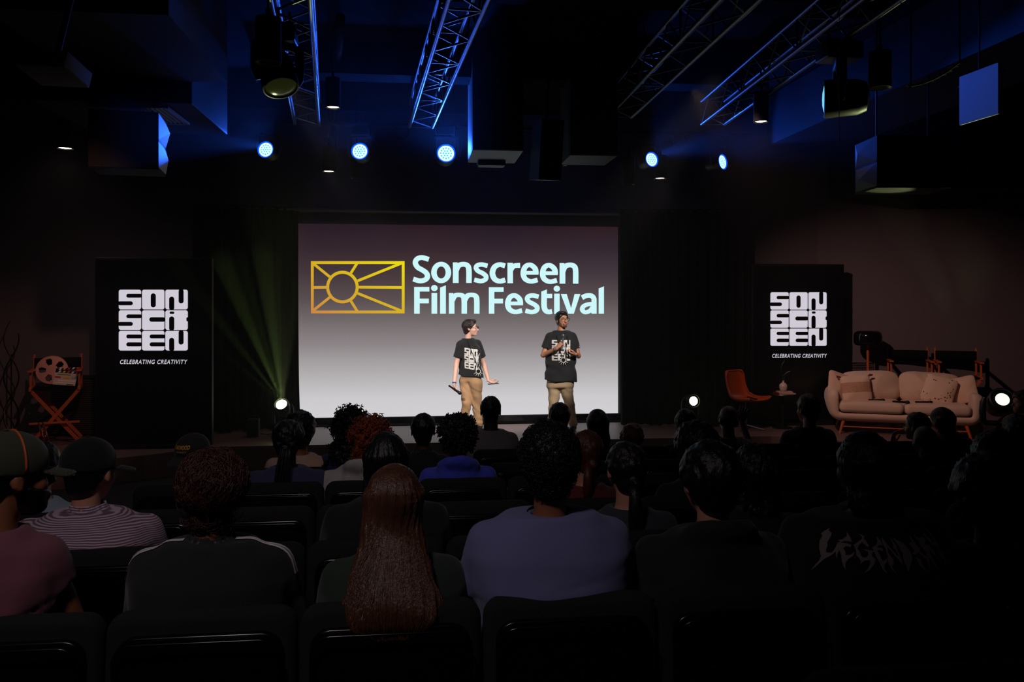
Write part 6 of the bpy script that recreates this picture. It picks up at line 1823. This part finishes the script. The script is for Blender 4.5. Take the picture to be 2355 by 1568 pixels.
# --- third row ---------------------------------------------------
t, so, ho, hc, Rm, nb, zs = seated(1345, 985, 2, 'person with coppery brown hair in dark red top, third row', cloth('dark red top', (96, 26, 34)), sk1, 'ponytail', h_rdb, sw=.20, yaw=10, hairargs={'size': 1.3})
mb = MB(); mb.tube([hc + np.array((-.005, -.11, -.03)), hc + np.array((-.012, -.14, -.09)), hc + np.array((-.012, -.13, -.17)), hc + np.array((-.01, -.115, -.24))], [.016, .024, .026, .008], 12); mb.build('ponytail', h_rdb, t, smooth=True)
seated(1600, 968, 2, 'person with very large black curly hair, third row, before the black hoodie', cloth('black knit', (18, 18, 20)), sk4, 'afro', h_blk, sw=.20, hairargs={'size': 1.12})
t = thing('person', 'person in pale blue shirt resting one arm forward, partly hidden by striped polo', 'person')
t2, so, ho, hc, Rm, nb, zs = seated(95, 1010, 2, 'x', cloth('pale blue shirt', (150, 164, 182)), sk1, 'short', h_dk, sw=.21, armL=None)
t2['label'] = t['label']; bpy.data.objects.remove(t)
# --- fourth row --------------------------------------------------
t, so, ho, hc, Rm, nb, zs = seated(662, 962, 3, 'person with black braids tied in a long ponytail and navy tee, fourth row', cloth('navy tee', (52, 54, 90)), sk4, 'braids', h_blk, sw=.225, hs=1.0, sleeve='short', hairargs={'size': 1.2}, res=.0115, hres=.0065)
rr = np.random.RandomState(7); paths = []
for i in range(70):
    a = rr.rand() * 6.28; r_ = .030 * math.sqrt(rr.rand()); ox, oy = r_ * math.cos(a), r_ * math.sin(a); Lh = rr.uniform(.38, .52); P = []
    for k_ in range(9):
        s = k_ / 8; sp_ = 1 + 1.3 * s
        P.append((hc[0] + .004 + ox * sp_ + rr.randn() * .002 - .02 * s, hc[1] - .125 - .05 * math.sin(s * 2.4) + oy * .6, hc[2] - .02 - Lh * s))
    paths.append(P)
for i in range(46):   # braids drawn back over the scalp
    a = -1.5 + 3.0 * i / 45; P = []
    for k_ in range(8):
        s = k_ / 7; th_ = R_(8 + 118 * s)
        P.append((hc[0] + .096 * math.sin(a) * math.sin(R_(90) * (1 - s * .75)) * 1.0, hc[1] + .04 - .165 * s ** .8 , hc[2] + .03 + .098 * math.cos(a) * math.cos(R_(90) * s * .9) - .04 * s))
    paths.append(P)
link('braid_strands', np_mesh('braid_strands', [strands(paths, .0042, 5)]), h_blk, ho)
t, so, ho, hc, Rm, nb, zs = seated(441, 997, 3, 'person in grey jacket wearing black cap with yellow OAKWOOD lettering', cloth('grey jacket', (150, 146, 146)), sk4, 'buzz', h_blk, sw=.21, yaw=160, pitch=-5, hs=.98, shx=.06)
co = cap(t, hc, Rm, cloth('charcoal cap', (38, 37, 40)), size=1.04)
M = Matrix.Translation(hc) @ Matrix(Rm).to_4x4()
for s_, wd, ht, zc, bold in (('OAKWOOD', .098, .024, .078, .03), ('UNIVERSITY', .07, .009, .052, .01)):
    V, Fc = text_polys(s_, bold=bold); V = fit(V, -wd / 2, ht / 2, wd / 2, -ht / 2)
    mb = MB(); Q = []
    for x, y in V:
        # wrap on the cap front; head space x is mirrored when seen from outside
        xx = -x; zz = zc + y; k0 = 1 - (xx / (.0957 + .0015)) ** 2 - ((zz - .042) / (.0978 + .0015)) ** 2
        Q.append(M @ Vector((xx, -.012 + (.1165 + .0035) * math.sqrt(max(k0, 0)), zz)))
    mb.add(Q, [f[::-1] for f in Fc]); mb.build('lettering', mat('yellow lettering', (236, 170, 40), .6), co)
t, so, ho, hc, Rm, nb, zs = seated(1053, 950, 3, 'person with short black twists and bright blue hood, fourth row', cloth('blue hoodie', (64, 74, 205)), sk4, 'afro', h_blk, sw=.215, hood=True, hairargs={'size': .98}, hres=.0075)
add_curls(t, ho, h_blk, 520, 9, hc, zmin=hc[2] - .06, L=.028, r=.0052, amp=.004, down=.35, turns=1.5, segs=6)
t, so, ho, hc, Rm, nb, zs = seated(853, 960, 3, 'person with coppery red tight curls and pale grey hoodie, fourth row', cloth('pale grey hoodie', (178, 170, 168)), sk3, 'curlylong', h_ginger, sw=.20, shx=-.09, hood=True, hairargs=dict(len=.20, w=.10, curly=1.0))
add_curls(t, ho, h_ginger, 650, 4, hc, L=.038, r=.0036, amp=.009, turns=2.5, segs=9)
seated(1225, 1002, 3, 'person in navy top mostly hidden by the slate blue tee, fourth row', cloth('navy top', (46, 50, 104)), sk2, 'short', h_blk, sw=.21)
# --- fifth row ---------------------------------------------------
t, so, ho, hc, Rm, nb, zs = seated(806, 942, 4, 'person with long mass of black curls beside the coppery curls', cloth('deep blue top', (30, 34, 90)), sk3, 'curlylong', h_blk, sw=.20, hairargs=dict(len=.34, w=.20, curly=1.2, wave=.006, back=.05))
add_curls(t, ho, h_blk, 500, 3, hc, L=.05, r=.0045, amp=.010, turns=2.5, segs=8)
seated(973, 946, 4, 'person with short black hair and black shirt alone before the screen', cloth('black shirt', (22, 23, 30)), sk3, 'short', h_blk, sw=.185, collar=True, neckw=.046)
t, so, ho, hc, Rm, nb, zs = seated(690, 948, 4, 'person with dark hair and beige top behind the braided ponytail', cloth('beige top', (198, 166, 146)), sk2, 'wavy', h_blk, sw=.215, hairargs={'size': 1.5})
seated(2126, 972, 4, 'bald person in black shirt, fifth row before the sofa', cloth('black shirt b', (24, 27, 27)), skin('bald head', (124, 92, 84)), 'none', h_blk, sw=.22, pitch=-4)
t, so, ho, hc, Rm, nb, zs = seated(2338, 950, 4, 'person with yellow and black braids at the right edge', cloth('black jersey b', (18, 18, 18)), sk4, 'braids', h_blk, sw=.20, hairargs={'size': 1.6})
paths = []
for i in range(16):
    a = -1.3 + 2.6 * i / 15
    paths.append([(hc[0] + .090 * math.sin(a) * (1 - .25 * s), hc[1] + .06 - .175 * s, hc[2] + .035 + .101 * math.cos(a) * math.cos(R_(80) * abs(s - .35) * 1.4)) for s in [k_ / 8 for k_ in range(9)]])
link('yellow_braid_strands', np_mesh('yellow_braid_strands', [strands(paths, .004, 5)]), mat('yellow braid', (190, 150, 60), .6), ho)
# --- front row ---------------------------------------------------
seated(1128, 907, 5, 'person with close-cropped hair and grey tee directly before the presenters', cloth('grey tee', (126, 120, 124)), sk4, 'short', h_blk, sw=.205, neckw=.058, sleeve='short', hairargs={'size': .9})
seated(1286, 922, 5, 'person with short black hair seated before the speaking presenter', cloth('black tee c', (20, 20, 22)), sk4, 'short', h_blk, sw=.20, hairargs={'size': 1.2})
seated(1374, 936, 5, 'person with smooth long black hair before the screen corner', cloth('black top c', (18, 18, 19)), sk3, 'long', h_blk, sw=.185, hairargs=dict(len=.30, w=.135, wave=.002))
seated(1452, 972, 5, 'person with dyed dark red hair, front row by the right curtain', cloth('dark top c', (30, 22, 26)), sk1, 'wavy', h_red, sw=.185, hs=.95, drop=.0)
seated(1577, 935, 5, 'person with long dark hair under the white stage light', cloth('dark top d', (20, 20, 22)), sk1, 'long', h_dk, sw=.19, hairargs=dict(len=.28, w=.12))
t, so, ho, hc, Rm, nb, zs = seated(1674, 926, 5, 'balding grey-haired person raising a hand, front row', cloth('grey check shirt', (150, 140, 138)), skin('pinkish', (160, 122, 116)), 'fringe', h_grey, sw=.205, yaw=-10, roll=6,
    armL=None)
# raised hand of that person, wrist hidden behind the head: an extra forearm joined to the body mesh
bo = [c for c in t.children if c.name.startswith('body')][0]
hv, hf = place_hand((.165, .10, hc[2] - .04), (.15, -.05, 1), (-.2, -1, 0), .18, -1, .95, 1.0)
fv, ff = nets(lambda P: cone(P, (.24, .05, hc[2] - .30), (.165, .10, hc[2] - .05), .036, .025), (.1, -.02, hc[2] - .36), (.3, .18, hc[2] + .0), .01)
m0 = bo.data; V0 = np.array([v.co for v in m0.vertices]); F0 = [tuple(p.vertices) for p in m0.polygons]; nm = np_mesh('body', [(V0, F0), (hv, hf), (fv, ff)]); nm.materials.append(m0.materials[0]); bo.data = nm
m_or = mat('orange stripe cloth', (200, 118, 40), .8)
tree = BVHTree.FromPolygons([v.co for v in so.data.vertices], [tuple(p.vertices) for p in so.data.polygons])
for i in range(3):
    V = []
    for k_ in range(8):
        x_ = .02 + .022 * k_; z_ = zs + .045 - i * .030 - .006 * k_
        for dz in (.008, -.008):
            h_ = tree.ray_cast(Vector((x_, -.6, z_ + dz)), Vector((0, 1, 0))); V.append((h_[0] + Vector((0, -.004, 0))) if h_[0] is not None else Vector((x_, -.1, z_ + dz)))
    mb = MB(); mb.add(V, [(2 * j, 2 * j + 1, 2 * j + 3, 2 * j + 2) for j in range(7)]); mb.build('orange_stripe', m_or, t)
seated(1858, 904, 5, 'person with short reddish brown hair in dark green shirt before the side table', cloth('bottle green', (24, 46, 42)), sk1, 'neat', h_rdb, sw=.215, yaw=14)
seated(2165, 932, 5, 'person with brown bob and bright pink patterned top before the sofa', mat('pink flower top', (214, 40, 146), .85, var=.9, var_scale=30), sk1, 'long', h_mid, sw=.225, yaw=18, drop=-.10, hairargs=dict(len=.17, w=.088, wave=.004))
t, so, ho, hc, Rm, nb, zs = seated(2108, 945, 5, 'person with black hair and round glasses holding hands together before the sofa', cloth('black top e', (22, 22, 24)), sk1, 'ponytail', h_blk, sw=.185, yaw=32,
    armL=((-.28, .06, .66), (-.17, .10, .76), (.25, .1, .9), (.6, -.7, .2)), sleeve='short')
glasses(t, hc, Rm, m_gl)
p_ = WY(2352, 897, 9.6)
t, so, ho, hc, Rm, nb, zs = seated(2352, 897, 5, 'person with short curly brown hair in profile at the right edge by the stage', cloth('black top f', (20, 20, 22)), sk1, 'wavy', h_mid, sw=.20, yaw=80, Y=8.2, floor=.0, drop=0)
